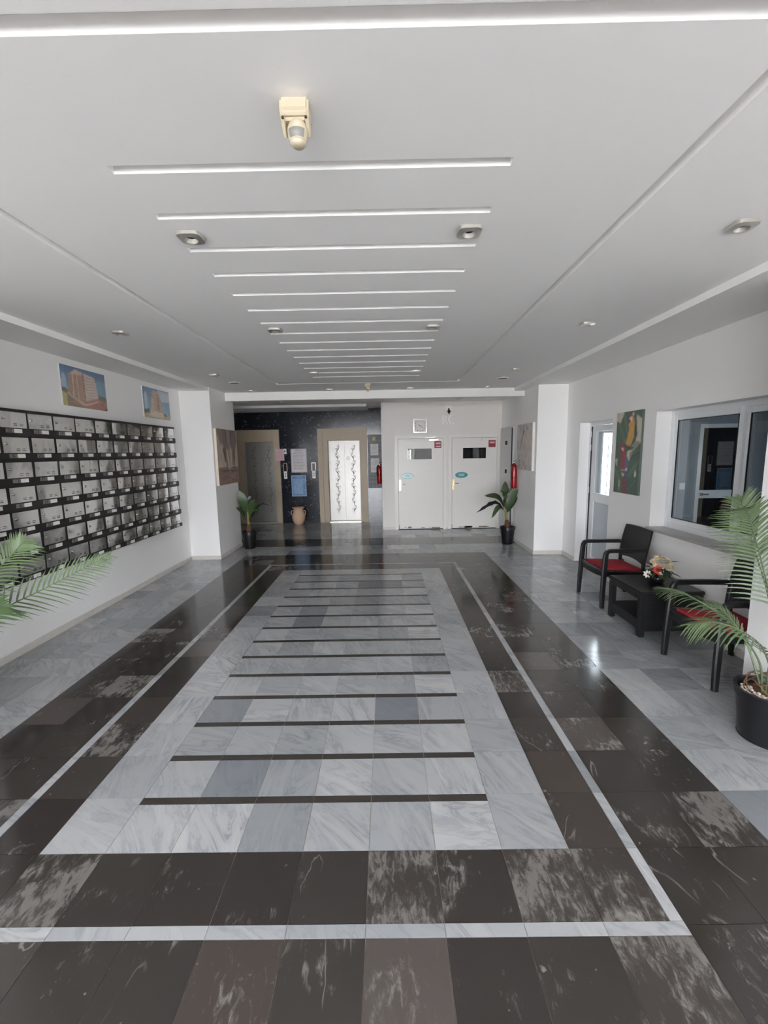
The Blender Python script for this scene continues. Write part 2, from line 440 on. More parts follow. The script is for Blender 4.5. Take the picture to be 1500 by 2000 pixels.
# ------------------------------------------------------------------ walls
WT = .20
struct('wall_left', MB().box(XL-WT, XL, Y0, YP0, 0, 3.1), 'wall')
mb = MB(); mb.box(XL-WT, PL, YP0, YP1, 0, 3.1)
struct('wall_left_pillar', mb, 'wall')
struct('wall_left_entrance_pillar', MB().box(XL, PL, YN0, YN1, 0, ZS), 'wall')
# right wall with a door and a window opening
DY0, DY1, DZ = 5.76, 6.72, 2.17
WY0, WY1, WZ0, WZ1 = 3.02, 4.84, .89, 2.175
mb = MB()
mb.box(XR, XR+WT, DY1, YP0, 0, 3.1); mb.box(XR, XR+WT, DY0, DY1, DZ, 3.1)
mb.box(XR, XR+WT, WY1, DY0, 0, 3.1); mb.box(XR, XR+WT, WY0, WY1, 0, WZ0-.03); mb.box(XR, XR+WT, WY0, WY1, WZ1, 3.1)
mb.box(XR, XR+WT, -2.8, WY0, 0, 3.1); mb.box(XR, XR+WT, Y0, -4.6, 0, 3.1)
mb.box(XR, XR+WT, -4.6, -2.8, 0, .4); mb.box(XR, XR+WT, -4.6, -2.8, 2.4, 3.1)
struct('wall_right', mb, 'wall')
struct('wall_right_pillar', MB().box(PR, XR+WT, YP0, YP1, 0, 3.1), 'wall')
struct('wall_right_entrance_pillar', MB().box(PR, XR, YN0, YN1, 0, ZS), 'wall')
struct('wall_right_recess', MB().box(2.60, XR+WT, YP1, YD+.15, 0, 3.1), 'wall')
# wall with the service doors
D1 = (.215, 1.345); D2 = (1.43, 2.56)
mb = MB()
mb.box(-.097, D1[0], YD, YD+.15, 0, 3.1); mb.box(D1[0], D1[1], YD, YD+.15, 2.12, 3.1)
mb.box(D1[1], D2[0], YD, YD+.15, 0, 3.1); mb.box(D2[0], D2[1], YD, YD+.15, 2.12, 3.1); mb.box(D2[1], 2.60, YD, YD+.15, 0, 3.1)
struct('wall_back', mb, 'wallgrey')
struct('wall_back_return', MB().box(-.097, .05, YD+.15, 11.25, 0, 3.1), 'wall')
mb = MB(); mb.box(.05, .52, 11.05, 11.25, 0, 3.1); mb.box(.74, 3.2, 11.05, 11.25, 0, 3.1); mb.box(.52, .74, 11.05, 11.25, 0, 1.35); mb.box(.52, .74, 11.05, 11.25, 2.15, 3.1)
struct('wall_stairwell_back', mb, 'stair')
struct('wall_stairwell_right', MB().box(2.62, 2.8, YD+.15, 11.05, 0, 3.1), 'stair')
struct('ceiling_stairwell', MB().box(.05, 3.2, YD+.15, 11.25, 3.1, 3.2), 'stair')
# lift wall, openings for both lifts
E2 = (-1.72, -.475); E1 = (-3.87, -2.69)
mb = MB()
for a, b in ((-4.7, E1[0]), (E1[1], E2[0]), (E2[1], -.097)): mb.box(a, b, YE, YE+.3, 0, 3.1)
for a, b in (E1, E2): mb.box(a, b, YE, YE+.3, 2.385, 3.1)
struct('wall_lift', mb, 'granite')
struct('wall_lobby_left', MB().box(-4.75, -4.55, YP1-.0, 11.2, 0, 3.1).box(-4.75, XL-WT, YP1-.2, YP1, 0, 3.1), 'wall')
# skirtings
def skirt(name, *boxes):
    mb = MB()
    for b in boxes: mb.box(*b)
    struct(name, mb, 'skirt')
SK = .065
skirt('baseboard_left', (XL, XL+.012, Y0, YN0, 0, SK), (XL, XL+.012, YN1, YP0-.012, 0, SK))
skirt('baseboard_left_pillar', (XL, PL+.012, YP0-.012, YP0, 0, SK), (PL, PL+.012, YP0, YP1, 0, SK))
skirt('baseboard_right', (XR-.012, XR, YN1, DY0, 0, SK), (XR-.012, XR, DY1, YP0-.012, 0, SK))
skirt('baseboard_right_pillar', (PR-.012, XR, YP0-.012, YP0, 0, SK), (PR-.012, PR, YP0, YP1, 0, SK), (PR-.012, PR, YN0, YN1, 0, SK))
skirt('baseboard_back', (-.097, D1[0]-.03, YD-.012, YD, 0, SK), (D1[1]+.03, D2[0]-.03, YD-.012, YD, 0, SK))

# ------------------------------------------------------------------ ceiling with recessed grooves
GR = []                                     # groove rectangles x0,x1,y0,y1
CL, CR, C0, DC = -1.047, .503, 1.843, .3310
for i in range(15): GR.append((CL, CR, C0+i*DC-.050, C0+i*DC))
GX0, GX1, GY0, GY1 = -1.735, 1.19, 1.225, 7.06
GW = .05
GR += [(GX0, GX1, GY0, GY0+.058), (GX0, GX1, GY1-.045, GY1), (GX0, GX0+GW, GY0, GY1), (GX1-GW, GX1, GY0, GY1)]
SX0, SX1, BY = -2.89, 2.31, 7.90
def height(x, y):
    if x < SX0 or x > SX1: return ZS
    for a, b, c, d in GR:
        if a < x < b and c < y < d: return ZC+.050
    return ZC
xs = sorted({XL, XR, SX0, SX1, *[v for g in GR for v in g[:2]]}); yy = sorted({Y0, BY, *[v for g in GR for v in g[2:]]})
mb = MB(); cell = {}
for i in range(len(xs)-1):
    for j in range(len(yy)-1):
        h = height((xs[i]+xs[i+1])/2, (yy[j]+yy[j+1])/2); cell[i, j] = h
        mb.add([(xs[i], yy[j], h), (xs[i+1], yy[j], h), (xs[i+1], yy[j+1], h), (xs[i], yy[j+1], h)], [(0, 3, 2, 1)])
for (i, j), h in cell.items():
    h2 = cell.get((i+1, j))
    if h2 is not None and abs(h-h2) > 1e-6:
        x = xs[i+1]; mb.add([(x, yy[j], h), (x, yy[j+1], h), (x, yy[j+1], h2), (x, yy[j], h2)], [(0, 1, 2, 3)])
    h2 = cell.get((i, j+1))
    if h2 is not None and abs(h-h2) > 1e-6:
        y = yy[j+1]; mb.add([(xs[i], y, h), (xs[i+1], y, h), (xs[i+1], y, h2), (xs[i], y, h2)], [(0, 1, 2, 3)])
mb.box(XL-WT, XR+WT, Y0, BY, 3.05, 3.25)
struct('ceiling', mb, 'ceil')
mb = MB(); mb.box(PL, 2.60, BY+.2, YD, 2.87, 3.1); mb.box(-4.6, PL, YP1, 11.0, 2.87, 3.1); mb.box(PL, .05, YD, 11.0, 2.87, 3.1)
mb.box(-4.5, -.43, 9.95, 10.98, 2.815, 2.87)
struct('ceiling_lobby', mb, 'ceil')
struct('trim_1', MB().box(PL, PR, BY, BY+.2, 2.735, 3.1).box(SX1+.01, PR, BY-.05, BY, 2.85, 2.88), 'trim')
# entrance behind the camera: header and frame posts, open to daylight; paving outside
mb = MB(); mb.box(XL-WT, XR+WT, Y0-.15, Y0, 2.72, 3.25); mb.box(1.50, XR+WT, Y0-.15, Y0, 0, 2.72)
struct('wall_front', mb, 'wall')
d = thing('door_5', None, None, (-.94, Y0, 0), kind='structure')
for x in (XL, -2.15, -.95, .25, 1.30, 1.45): MB().box(x, x+.05, Y0-.1, Y0-.05, 0, 2.72).build('door_post', 'iron', d)
for a_, b_ in ((XL, -2.15), (-2.15, -.95), (-.95, .25), (.25, 1.30), (1.30, 1.45)): MB().box(a_+.05, b_, Y0-.1, Y0-.05, 1.88, 1.93).build('door_rail', 'iron', d)
g = MB(); g.box(-60, 60, -80, Y0-.02, -.2, -.02); struct('floor_outside', g, 'concrete')
g = MB(); g.box(6.45, 60, IYF, 40, -.2, -.02); g.box(3.19, 6.45, 7.02, 40, -.2, -.02); struct('floor_side_yard', g, 'concrete')

g = MB(); g.box(XR+WT, 60, Y0-.02, IYF, -.2, -.02); struct('floor_right_yard', g, 'concrete')
w = thing('added_side_window', None, None, (XR+.1, -3.7, .4), kind='structure')  # unseen side window, added to brighten the left wall
mb = MB()
for y in (-4.6, -3.73, -2.86): mb.box(XR+.08, XR+.14, y, y+.06, .4, 2.4)
mb.box(XR+.08, XR+.14, -4.6, -2.8, .4, .46); mb.box(XR+.08, XR+.14, -4.6, -2.8, 2.34, 2.4); mb.build('window_frame', 'whitealu', w)

# ------------------------------------------------------------------ inner office behind the window
IX1, IY0, IY1 = 6.30, 2.0, 6.85
struct('floor_office', MB().box(XR+WT, IX1, IY0, IY1, -.1, 0), 'granite_dust')
struct('ceiling_office', MB().box(XR+WT, IX1+.2, IY0-.2, IY1+.2, 2.8, 3.1), 'office')
mb = MB()   # far wall with a small window (near the glazed door) and a glazed door
IW = (3.40, 3.86, .95, 2.06); ID = (4.93, 5.72, 2.13)
mb.box(XR+WT, IW[0], IY1, IY1+.15, 0, 2.8); mb.box(IW[0], IW[1], IY1, IY1+.15, 0, IW[2]); mb.box(IW[0], IW[1], IY1, IY1+.15, IW[3], 2.8)
mb.box(IW[1], ID[0], IY1, IY1+.15, 0, 2.8); mb.box(ID[0], ID[1], IY1, IY1+.15, ID[2], 2.8); mb.box(ID[1], IX1+.2, IY1, IY1+.15, 0, 2.8)
struct('wall_office_back', mb, 'office')
mb = MB(); mb.box(XR+WT, IX1+.2, IY0-.2, IY0, 0, 2.8); struct('wall_office_front', mb, 'office')
mb = MB(); mb.box(IX1, IX1+.15, IY0, 4.2, 0, 2.8); mb.box(IX1, IX1+.15, 5.0, IY1, 0, 2.8); mb.box(IX1, IX1+.15, 4.2, 5.0, 0, 1.1); mb.box(IX1, IX1+.15, 4.2, 5.0, 1.9, 2.8)
struct('wall_office_right', mb, 'office')
d = thing('door_4', None, None, (5.3, IY1, 0), kind='structure')
mb = MB(); mb.box(ID[0], ID[0]+.06, IY1+.0, IY1+.08, 0, ID[2]); mb.box(ID[1]-.06, ID[1], IY1, IY1+.08, 0, ID[2]); mb.box(ID[0]+.06, ID[1]-.06, IY1, IY1+.08, ID[2]-.06, ID[2])
mb.build('door_frame', 'whitealu', d)
mb = MB(); mb.box(ID[0]+.06, ID[1]-.06, IY1+.02, IY1+.07, .96, 1.09); mb.box(ID[0]+.06, ID[1]-.06, IY1+.02, IY1+.07, 0, .1); mb.build('door_rail', 'whitealu', d)
MB().box(ID[0]+.06, ID[1]-.06, IY1+.035, IY1+.05, 1.09, ID[2]-.06).build('door_pane', 'darkpane', d)
MB().box(ID[0]+.06, ID[1]-.06, IY1+.035, IY1+.05, .1, .96).build('door_pane', 'darkpane', d)
MB().box(ID[0]+.09, ID[0]+.11, IY1-.02, IY1+.02, 1.0, 1.05).box(ID[0]+.09, ID[0]+.2, IY1-.03, IY1-.02, 1.015, 1.035).build('door_handle', 'chrome', d)
o = MB().box(4.66, 4.75, IY1-.012, IY1, 1.11, 1.21).build('light_switch', 'whitep', loc=(4.7, IY1, 1.11))
tag(o, 'white light switch on the office wall seen through the window', 'switch')
w = thing('window_2', None, None, (3.63, IY1+.05, .95), kind='structure')
mb = MB(); mb.box(IW[0], IW[0]+.04, IY1+.03, IY1+.08, IW[2], IW[3]); mb.box(IW[1]-.04, IW[1], IY1+.03, IY1+.08, IW[2], IW[3]); mb.box(IW[0], IW[1], IY1+.03, IY1+.08, IW[2], IW[2]+.04); mb.box(IW[0], IW[1], IY1+.03, IY1+.08, IW[3]-.04, IW[3])
mb.build('window_frame', 'whitealu', w)
mb = MB()
for k in range(4):
    xx = IW[0]+.05+k*.12; mb.sweep([(xx, IY1+.12, IW[2]), (xx, IY1+.12, IW[3])], .012, .012, (1, 0, 0))
    for zc in (1.62, 1.42):
        pts = [(xx+.05+(.045-.0035*q)*math.cos(q*.55), IY1+.12, zc+(.045-.0035*q)*math.sin(q*.55)) for q in range(12)]
        mb.sweep(pts, .008, .008, (0, 1, 0))
mb.build('scroll_grille', 'iron', w)
# unseen office outer window, put in to give the office daylight
w = thing('added_office_window', None, None, (IX1, 4.6, 1.1), kind='structure')
mb = MB(); mb.box(IX1+.02, IX1+.08, 4.2, 4.25, 1.1, 1.9); mb.box(IX1+.02, IX1+.08, 4.95, 5.0, 1.1, 1.9); mb.box(IX1+.02, IX1+.08, 4.25, 4.95, 1.1, 1.15); mb.box(IX1+.02, IX1+.08, 4.25, 4.95, 1.85, 1.9)
mb.build('window_frame', 'whitealu', w)

# ------------------------------------------------------------------ sliding window of the right wall
w = thing('window_1', None, None, (XR+.2, 3.93, WZ0), kind='structure')
FX = XR+.165
mb = MB()
mb.box(FX, FX+.09, WY0, WY0+.05, WZ0, WZ1); mb.box(FX, FX+.09, WY1-.05, WY1, WZ0, WZ1)
mb.box(FX, FX+.09, WY0+.05, WY1-.05, WZ1-.05, WZ1); mb.box(FX, FX+.09, WY0+.05, WY1-.05, WZ0, WZ0+.06)
mb.build('window_frame', 'whitealu', w, bevel=.003)
def sash(y0, y1, x, nm='sash'):
    s = MB(); t = .055; z0, z1 = WZ0+.06, WZ1-.05
    s.box(x, x+.03, y0, y0+t, z0, z1); s.box(x, x+.03, y1-t, y1, z0, z1); s.box(x, x+.03, y0+t, y1-t, z0, z0+t); s.box(x, x+.03, y0+t, y1-t, z1-t, z1)
    so = s.build(nm, 'whitealu', w, bevel=.003)
    g = MB(); a = .006
    for (p0, p1, q0, q1) in ((y0+t, y0+t+a, z0+t, z1-t), (y1-t-a, y1-t, z0+t, z1-t), (y0+t, y1-t, z0+t, z0+t+a), (y0+t, y1-t, z1-t-a, z1-t)): g.box(x-.002, x+.01, p0, p1, q0, q1)
    g.build('gasket', 'rubber', so)
    MB().box(x+.013, x+.017, y0+t, y1-t, z0+t, z1-t).build('window_pane', 'pane', so)
sash(3.87, WY1-.05, FX+.008)
sash(WY0+.05, 3.90, FX+.045)
# marble sill
struct('trim_2', MB().box(XR-.045, FX+.09, WY0, WY1+.0, WZ0-.03, WZ0), 'granite_dust', bevel=.003)

# ------------------------------------------------------------------ glazed door of the right wall
d = thing('door_3', None, None, (XR+.2, 6.25, 0), kind='structure')
GXF = XR+.15
mb = MB(); mb.box(GXF, GXF+.06, DY1-.06, DY1, 0, DZ); mb.box(GXF, GXF+.06, DY0, DY0+.06, 0, DZ); mb.box(GXF, GXF+.06, DY0+.06, DY1-.06, DZ-.05, DZ)
mb.build('door_frame', 'whitealu', d, bevel=.003)
a, b = DY0+.07, DY1-.08
mb = MB(); mb.box(GXF+.01, GXF+.05, b-.12, b, .02, DZ-.06); mb.box(GXF+.01, GXF+.05, a, a+.1, .02, DZ-.06); mb.box(GXF+.01, GXF+.05, a+.1, b-.12, DZ-.14, DZ-.06)
mb.box(GXF+.01, GXF+.05, a+.1, b-.12, .98, 1.115); mb.box(GXF+.01, GXF+.05, a+.1, b-.12, .02, .12)
leafo = mb.build('door_leaf', 'whitealu', d, bevel=.003)
MB().box(GXF+.025, GXF+.031, a+.1, b-.12, 1.115, DZ-.14).build('door_pane', 'pane', leafo)
MB().box(GXF+.025, GXF+.035, a+.1, b-.12, .12, .98).build('lower_panel', 'frost', leafo)
MB().box(GXF+.0, GXF+.012, b, b+.02, .02, DZ-.06).build('hinge_gap', 'rubber', d)
for z in (.25, 1.1, 1.75, 1.95):
    MB().lathe([(.012, 0), (.012, .09)], (GXF-.008, b+.012, z), 10).build('hinge', 'whitealu', d)

# ------------------------------------------------------------------ service doors in the back wall
M['scuff'] = simple('scuffed_brown_paint', (126, 112, 98), .8, noise=.4, scale=50)
def oval(mb, cx, cz, rx, rz, y0, y1, m=0, n=28):
    mb.prism([(cx+rx*math.cos(2*PI*k/n), cz+rz*math.sin(2*PI*k/n)) for k in range(n)], 'y', y0, y1, m)
def service_door(name, X, pale):
    x0, x1 = X
    d = thing(name, None, None, ((x0+x1)/2, YD, 0), kind='structure')
    mb = MB(); f = .055
    mb.box(x0-.02, x0+f, YD-.02, YD+.1, 0, 2.14); mb.box(x1-f, x1+.02, YD-.02, YD+.1, 0, 2.14); mb.box(x0+f, x1-f, YD-.02, YD+.1, 2.07, 2.14)
    mb.build('door_frame', 'cream', d, bevel=.004)
    mb = MB(); a, b = x0+f+.006, x1-f-.004
    p0, p1 = (.495, 1.03) if not pale is False else (1.735, 2.255)
    z0, z1 = 1.605, 1.842
    yb = YD+.035; yf = YD-.008
    mb.box(a, p0, yf, yb, .015, 2.064); mb.box(p1, b, yf, yb, .015, 2.064); mb.box(p0, p1, yf, yb, .015, z0); mb.box(p0, p1, yf, yb, z1, 2.064)
    lf = mb.build('door_leaf', 'cream', d)
    mb = MB(); e = .014
    mb.box(p0-e, p0, yf-.005, yf+.01, z0-e, z1+e); mb.box(p1, p1+e, yf-.005, yf+.01, z0-e, z1+e); mb.box(p0, p1, yf-.005, yf+.01, z0-e, z0); mb.box(p0, p1, yf-.005, yf+.01, z1, z1+e)
    mb.build('glazing_bead', 'cream', lf)
    MB().box(p0, p1, yf+.016, yf+.022, z0, z1).build('door_pane', 'doorpane', lf)
    hx = a+.035
    pl = MB().box(hx-.022, hx+.022, yf-.008, yf, .90, 1.145).build('handle_plate', 'brass', lf, bevel=.004)
    mb = MB(); mb.lathe([(.009, 0), (.009, -.045)], (hx+.012, yf-.008, 1.045), 12, 'y'); mb.sweep([(hx+.012, yf-.05, 1.045), (hx+.06, yf-.052, 1.046), (hx+.115, yf-.045, 1.048)], .016, .012, (0, 0, 1))
    mb.build('lever', 'chrome', pl, smooth=.7)
    cx, cz = ((.483, 1.232) if pale else (1.705, 1.236))
    mb = MB(); oval(mb, cx, cz, .142, .068, yf-.006, yf); s = mb.build('oval_sign', 'teal' if not pale else 'tealpale', lf)
    mb = MB()
    if pale:
        nn = 28
        for k in range(nn):
            t0, t1 = 2*PI*k/nn, 2*PI*(k+1)/nn
            q = [(cx+ra*math.cos(t), cz+rb*math.sin(t)) for ra, rb, t in ((.142, .068, t0), (.142, .068, t1), (.126, .055, t1), (.126, .055, t0))]
            mb.prism(q, 'y', yf-.0085, yf-.006)
        mb.build('sign_rim', 'teal', s)
        mb = MB()
    for (lx0, lx1, lz) in ((-.07, .06, .008), (-.055, .05, -.022)):
        u = lx0
        while u < lx1:
            wd = random.uniform(.008, .02); mb.box(cx+u, cx+u+wd, yf-.008, yf-.006, cz+lz, cz+lz+random.uniform(.014, .02)); u += wd+.004
    mb.build('sign_lettering', 'signline' if not pale else 'teal', s)
    sx = 1.17 if pale else 2.386
    st = MB().box(sx-.078, sx+.078, yf-.004, yf, 1.85, 2.005).build('red_notice', 'sticker', lf)
    MB().box(sx-.05, sx+.06, yf-.0055, yf-.004, 1.935, 1.972).build('notice_panel', 'pinkpaper', st)
    if pale: MB().box(sx-.05, sx+.06, yf-.0055, yf-.004, 1.872, 1.898).build('notice_panel', 'pinkpaper', st)
    mb = MB(); mb.box(sx-.2, sx-.0, yf-.04, yf, 2.015, 2.05) if pale else mb.box(sx-.24, sx-.222, yf-.02, yf, 1.99, 2.04)
    cl = mb.build('door_closer', 'steel', lf)
    mb = MB()
    if pale: mb.sweep([(sx-.1, yf-.03, 2.06), (sx-.05, yf-.07, 2.095), (sx-.29, yf-.05, 2.075)], .018, .008, (0, 1, 0)); mb.lathe([(.012, 2.045), (.012, 2.065)], (sx-.08, yf-.03, 0), 10)
    else: mb.box(sx-.24, sx+.03, yf-.012, yf, 2.046, 2.054)
    mb.build('closer_arm', 'steel', cl)
    sc = MB()
    for k in range(7):
        u = random.uniform(a+.02, b-.25); sc.box(u, u+random.uniform(.05, .2), yf-.0007, yf, .018+random.uniform(0, .03), .03+random.uniform(.01, .035))
    sc.box(a, a+.012, yf-.0007, yf, .015, .1)
    sc.build('worn_paint', 'scuff', lf)
service_door('door_1', D1, True)
service_door('door_2', D2, False)
# small barred window in the stairwell, behind the left door
w = thing('added_stairwell_window', None, None, (.63, 11.1, 1.35), kind='structure')
mb = MB()
for x in (.52, .725): mb.box(x, x+.015, 11.08, 11.12, 1.35, 2.15)
mb.box(.535, .725, 11.08, 11.12, 1.35, 1.365); mb.box(.535, .725, 11.08, 11.12, 2.135, 2.15); mb.build('window_frame', 'whitealu', w)
MB().box(.535, .725, 11.10, 11.104, 1.365, 2.135).build('window_pane', 'dimpane', w)
for x in (.575, .655): MB().box(x, x+.01, 11.13, 11.14, 1.35, 2.15).build('bar', 'iron', w)
for z in (1.62, 1.80): MB().box(.52, .74, 11.14, 11.15, z, z+.01).build('bar', 'iron', w)

# ------------------------------------------------------------------ printed pictures
def hexc(c): return np.array(lin(c))
class Paint:
    def __init__(s, w, h, bgc):
        s.w, s.h = w, h; s.a = np.zeros((h, w, 3)); s.a[:] = hexc(bgc)
        s.u, s.v = np.meshgrid((np.arange(w)+.5)/w, (np.arange(h)+.5)/h)
        s.rng = np.random.default_rng(3)
    def put(s, mask, c, al=1.0):
        s.a[mask] = s.a[mask]*(1-al)+hexc(c)*al; return s
    def poly(s, pts, c, al=1.0):
        m = np.zeros((s.h, s.w), bool); n = len(pts)
        for i in range(n):
            x0, y0 = pts[i]; x1, y1 = pts[(i+1) % n]
            if y0 == y1: continue
            m ^= ((y0 > s.v) != (y1 > s.v)) & (s.u < (x1-x0)*(s.v-y0)/(y1-y0)+x0)
        return s.put(m, c, al)
    def ell(s, cx, cy, rx, ry, c, rot=0, al=1.0):
        x = s.u-cx; y = s.v-cy; ca, sa = math.cos(rot), math.sin(rot)
        return s.put(((x*ca+y*sa)/rx)**2+((-x*sa+y*ca)/ry)**2 < 1, c, al)
    def line(s, x0, y0, x1, y1, t, c, al=1.0):
        dx, dy = x1-x0, y1-y0; L = math.hypot(dx, dy) or 1; px, py = -dy/L*t/2, dx/L*t/2
        return s.poly([(x0+px, y0+py), (x1+px, y1+py), (x1-px, y1-py), (x0-px, y0-py)], c, al)
    def grad(s, c0, c1):
        t = s.v[..., None]; s.a = hexc(c0)*(1-t)+hexc(c1)*t; return s
    def mottle(s, k, n=9):
        g = s.rng.random((n, n)); yi = s.v*(n-1); xi = s.u*(n-1)
        y0 = np.clip(yi.astype(int), 0, n-2); x0 = np.clip(xi.astype(int), 0, n-2); fy = yi-y0; fx = xi-x0
        q = g[y0, x0]*(1-fx)*(1-fy)+g[y0, x0+1]*fx*(1-fy)+g[y0+1, x0]*(1-fx)*fy+g[y0+1, x0+1]*fx*fy
        s.a *= (1+k*(q-.5)*2)[..., None]; return s
def panel(name, label, cat, paint, org, U, V, thick, edge, mat='vcol', group=None, parent=None):
    # front face = grid coloured by the paint array; org = lower left front corner seen from the front
    org, U, V = Vector(org), Vector(U), Vector(V); N = U.cross(V).normalized()
    w, h = paint.w, paint.h
    vs, cols_, fs = [], [], []
    for j in range(h+1):
        for i in range(w+1):
            vs.append(org+U*(i/w)+V*(j/h))
            ii = [max(0, i-1), min(w-1, i)]; jj = [max(0, j-1), min(h-1, j)]
            cols_.append(paint.a[np.ix_(jj, ii)].mean((0, 1)))
    for j in range(h):
        for i in range(w): k = j*(w+1)+i; fs.append((k, k+1, k+w+2, k+w+1))
    b = len(vs); e = hexc(edge)
    cs = [org, org+U, org+U+V, org+V]
    for p in cs: vs.append(p); cols_.append(e)
    for p in cs: vs.append(p-N*thick); cols_.append(e)
    fs += [(b, b+4, b+5, b+1), (b+1, b+5, b+6, b+2), (b+2, b+6, b+7, b+3), (b+3, b+7, b+4, b), (b+4, b+7, b+6, b+5)]
    base = org+U/2-N*thick
    porg = worig(parent) if parent is not None else Vector((0, 0, 0))
    me = bpy.data.meshes.new(name); me.from_pydata([tuple(v-base) for v in vs], [], fs); me.materials.append(M[mat])
    at = me.attributes.new('print', 'FLOAT_COLOR', 'POINT')
    at.data.foreach_set('color', np.array([(*c, 1) for c in cols_], dtype=np.float32).ravel())
    me.update()
    o = bpy.data.objects.new(name, me); COL.objects.link(o)
    if parent is not None: o.parent = parent
    o.location = base-porg
    return tag(o, label, cat, group)

# apartment block print, large
p = Paint(84, 50, (120, 160, 190)).grad((150, 186, 200), (62, 100, 150)); p.mottle(.18, 6)
p.ell(.06, .5, .05, .3, (196, 214, 226), 0, .6).ell(.88, .6, .16, .2, (120, 164, 176), 0, .6)
p.poly([(0, 0), (1, 0), (1, .3), (.8, .34), (0, .42)], (120, 112, 72))
p.poly([(.78, .26), (1, .24), (1, .36), (.8, .4)], (70, 84, 52)); p.poly([(0, .36), (.1, .34), (.1, .44), (0, .44)], (84, 88, 56)); p.poly([(0, 0), (.09, 0), (.1, .3), (0, .34)], (190, 178, 110))
p.poly([(.1, .12), (.5, .0), (1, 0), (1, .22), (.76, .3), (.42, .2)], (176, 112, 92)); p.poly([(.1, .3), (.42, .06), (.5, .05), (.8, .2), (.78, .24), (.48, .1), (.14, .36)], (214, 180, 156))
p.poly([(.14, .3), (.16, .8), (.34, .92), (.5, .88), (.52, .2), (.36, .16)], (176, 138, 112)); p.poly([(.5, .18), (.5, .9), (.74, .84), (.8, .3)], (214, 192, 180))
p.poly([(.18, .8), (.3, .94), (.46, .92), (.46, .84)], (216, 184, 156))
for k in range(8):
    z = .26+k*.075
    p.line(.16, z+.04, .34, z+.0, .012, (140, 102, 84)); p.line(.52, z, .78-.007*k, z+.03, .02, (172, 144, 134))
    p.poly([(.47, z), (.5, z), (.5, z+.035), (.47, z+.035)], (70, 56, 52)); p.line(.53, z+.03, .76, z+.055, .01, (236, 222, 214))
p.line(.24, .26, .25, .84, .02, (226, 200, 176)); p.line(.34, .2, .34, .86, .015, (226, 200, 176))
p.ell(.72, .12, .02, .025, (90, 50, 44)).ell(.88, .15, .02, .025, (60, 60, 64)).poly([(.88, 0), (1, 0), (1, .06)], (50, 48, 60)); p.mottle(.1, 22)
panel('building_print', 'large glossy print of a wide beige apartment block above the mailboxes', 'picture', p, (XL+.015, 4.58, 2.33), (0, .715, 0), (0, 0, .42), .015, (210, 214, 214), 'vgloss', 'apartment block prints')
p = Paint(64, 44, (120, 160, 190)).grad((150, 196, 206), (70, 112, 156)); p.mottle(.2, 5)
p.ell(.1, .5, .06, .34, (214, 226, 232), 0, .7).poly([(.52, .98), (1, .98), (1, .62), (.7, .6)], (214, 222, 230), .7)
p.poly([(0, 0), (1, 0), (1, .12), (.6, .24), (0, .2)], (188, 168, 138)); p.poly([(.02, .14), (.2, .16), (.2, .3), (.02, .26)], (86, 92, 60)); p.poly([(.7, .1), (.86, .1), (.84, .2), (.7, .22)], (96, 100, 70))
p.poly([(.26, .2), (.34, .93), (.46, .95), (.62, .82), (.7, .2)], (190, 156, 122)); p.poly([(.26, .2), (.3, .7), (.36, .72), (.4, .2)], (206, 178, 146)); p.poly([(.2, .06), (.74, .04), (.72, .22), (.24, .26)], (218, 198, 168))
for k in range(8):
    z = .24+k*.075; p.poly([(.5, z), (.6, z), (.6, z+.04), (.5, z+.045)], (92, 68, 56)); p.line(.3, z, .46, z+.01, .008, (160, 124, 98)); p.line(.62, z, .68-.008*k, z, .01, (120, 92, 76))
p.mottle(.1, 20)
panel('building_print', 'smaller looking glossy print of a slim beige tower beside the far pillar', 'picture', p, (XL+.015, 6.10, 2.33), (0, .73, 0), (0, 0, .42), .015, (206, 214, 218), 'vgloss', 'apartment block prints')
# elephant canvas on the left pillar
p = Paint(64, 64, (196, 182, 164)); p.mottle(.1, 7)
p.poly([(0, 0), (1, 0), (1, .3), (0, .32)], (150, 112, 94)); p.mottle(.14, 14)
p.poly([(.16, 1), (.95, 1), (.98, .8), (.9, .66), (.75, .6), (.62, .7), (.45, .6), (.3, .66), (.22, .8)], (128, 110, 104))
p.poly([(.02, 1), (.25, 1), (.28, .78), (.16, .7)], (146, 126, 108)).poly([(.3, .66), (.4, .3), (.5, .3), (.5, .66)], (150, 112, 88)).poly([(.68, .64), (.7, .32), (.84, .34), (.88, .66)], (156, 118, 94))
p.poly([(.24, .66), (.34, .4), (.4, .44), (.38, .66)], (86, 60, 52)).poly([(.82, .66), (.86, .46), (.78, .4), (.76, .62)], (94, 66, 56))
p.poly([(.46, 1), (.62, 1), (.64, .7), (.5, .7)], (158, 142, 134)).line(.42, .98, .46, .74, .04, (84, 66, 64)).line(.7, .98, .66, .74, .04, (90, 70, 66)).line(.44, .64, .52, .3, .05, (224, 208, 188)).line(.7, .64, .62, .3, .02, (214, 196, 172))
for k in range(12):
    z = .72-k*.034; p.line(.51+.002*k, z, .62-.003*k, z+.004, .018, (44, 34, 34)); p.line(.51+.002*k, z-.016, .62-.003*k, z-.012, .014, (222, 208, 194))
p.poly([(.5, .3), (.58, .3), (.6, .2), (.52, .2)], (188, 176, 170)); p.line(.1, .26, .95, .23, .03, (64, 46, 42)); p.line(.12, .31, .5, .3, .02, (96, 74, 62)); p.line(.7, .3, .96, .29, .025, (90, 66, 58))
for k in range(16): p.line(random.random()*.7, random.random()*.2+.02, random.random()*.5+.4, random.random()*.2+.02, .015, random.choice([(120, 84, 70), (186, 150, 132), (104, 72, 62)]), .7)
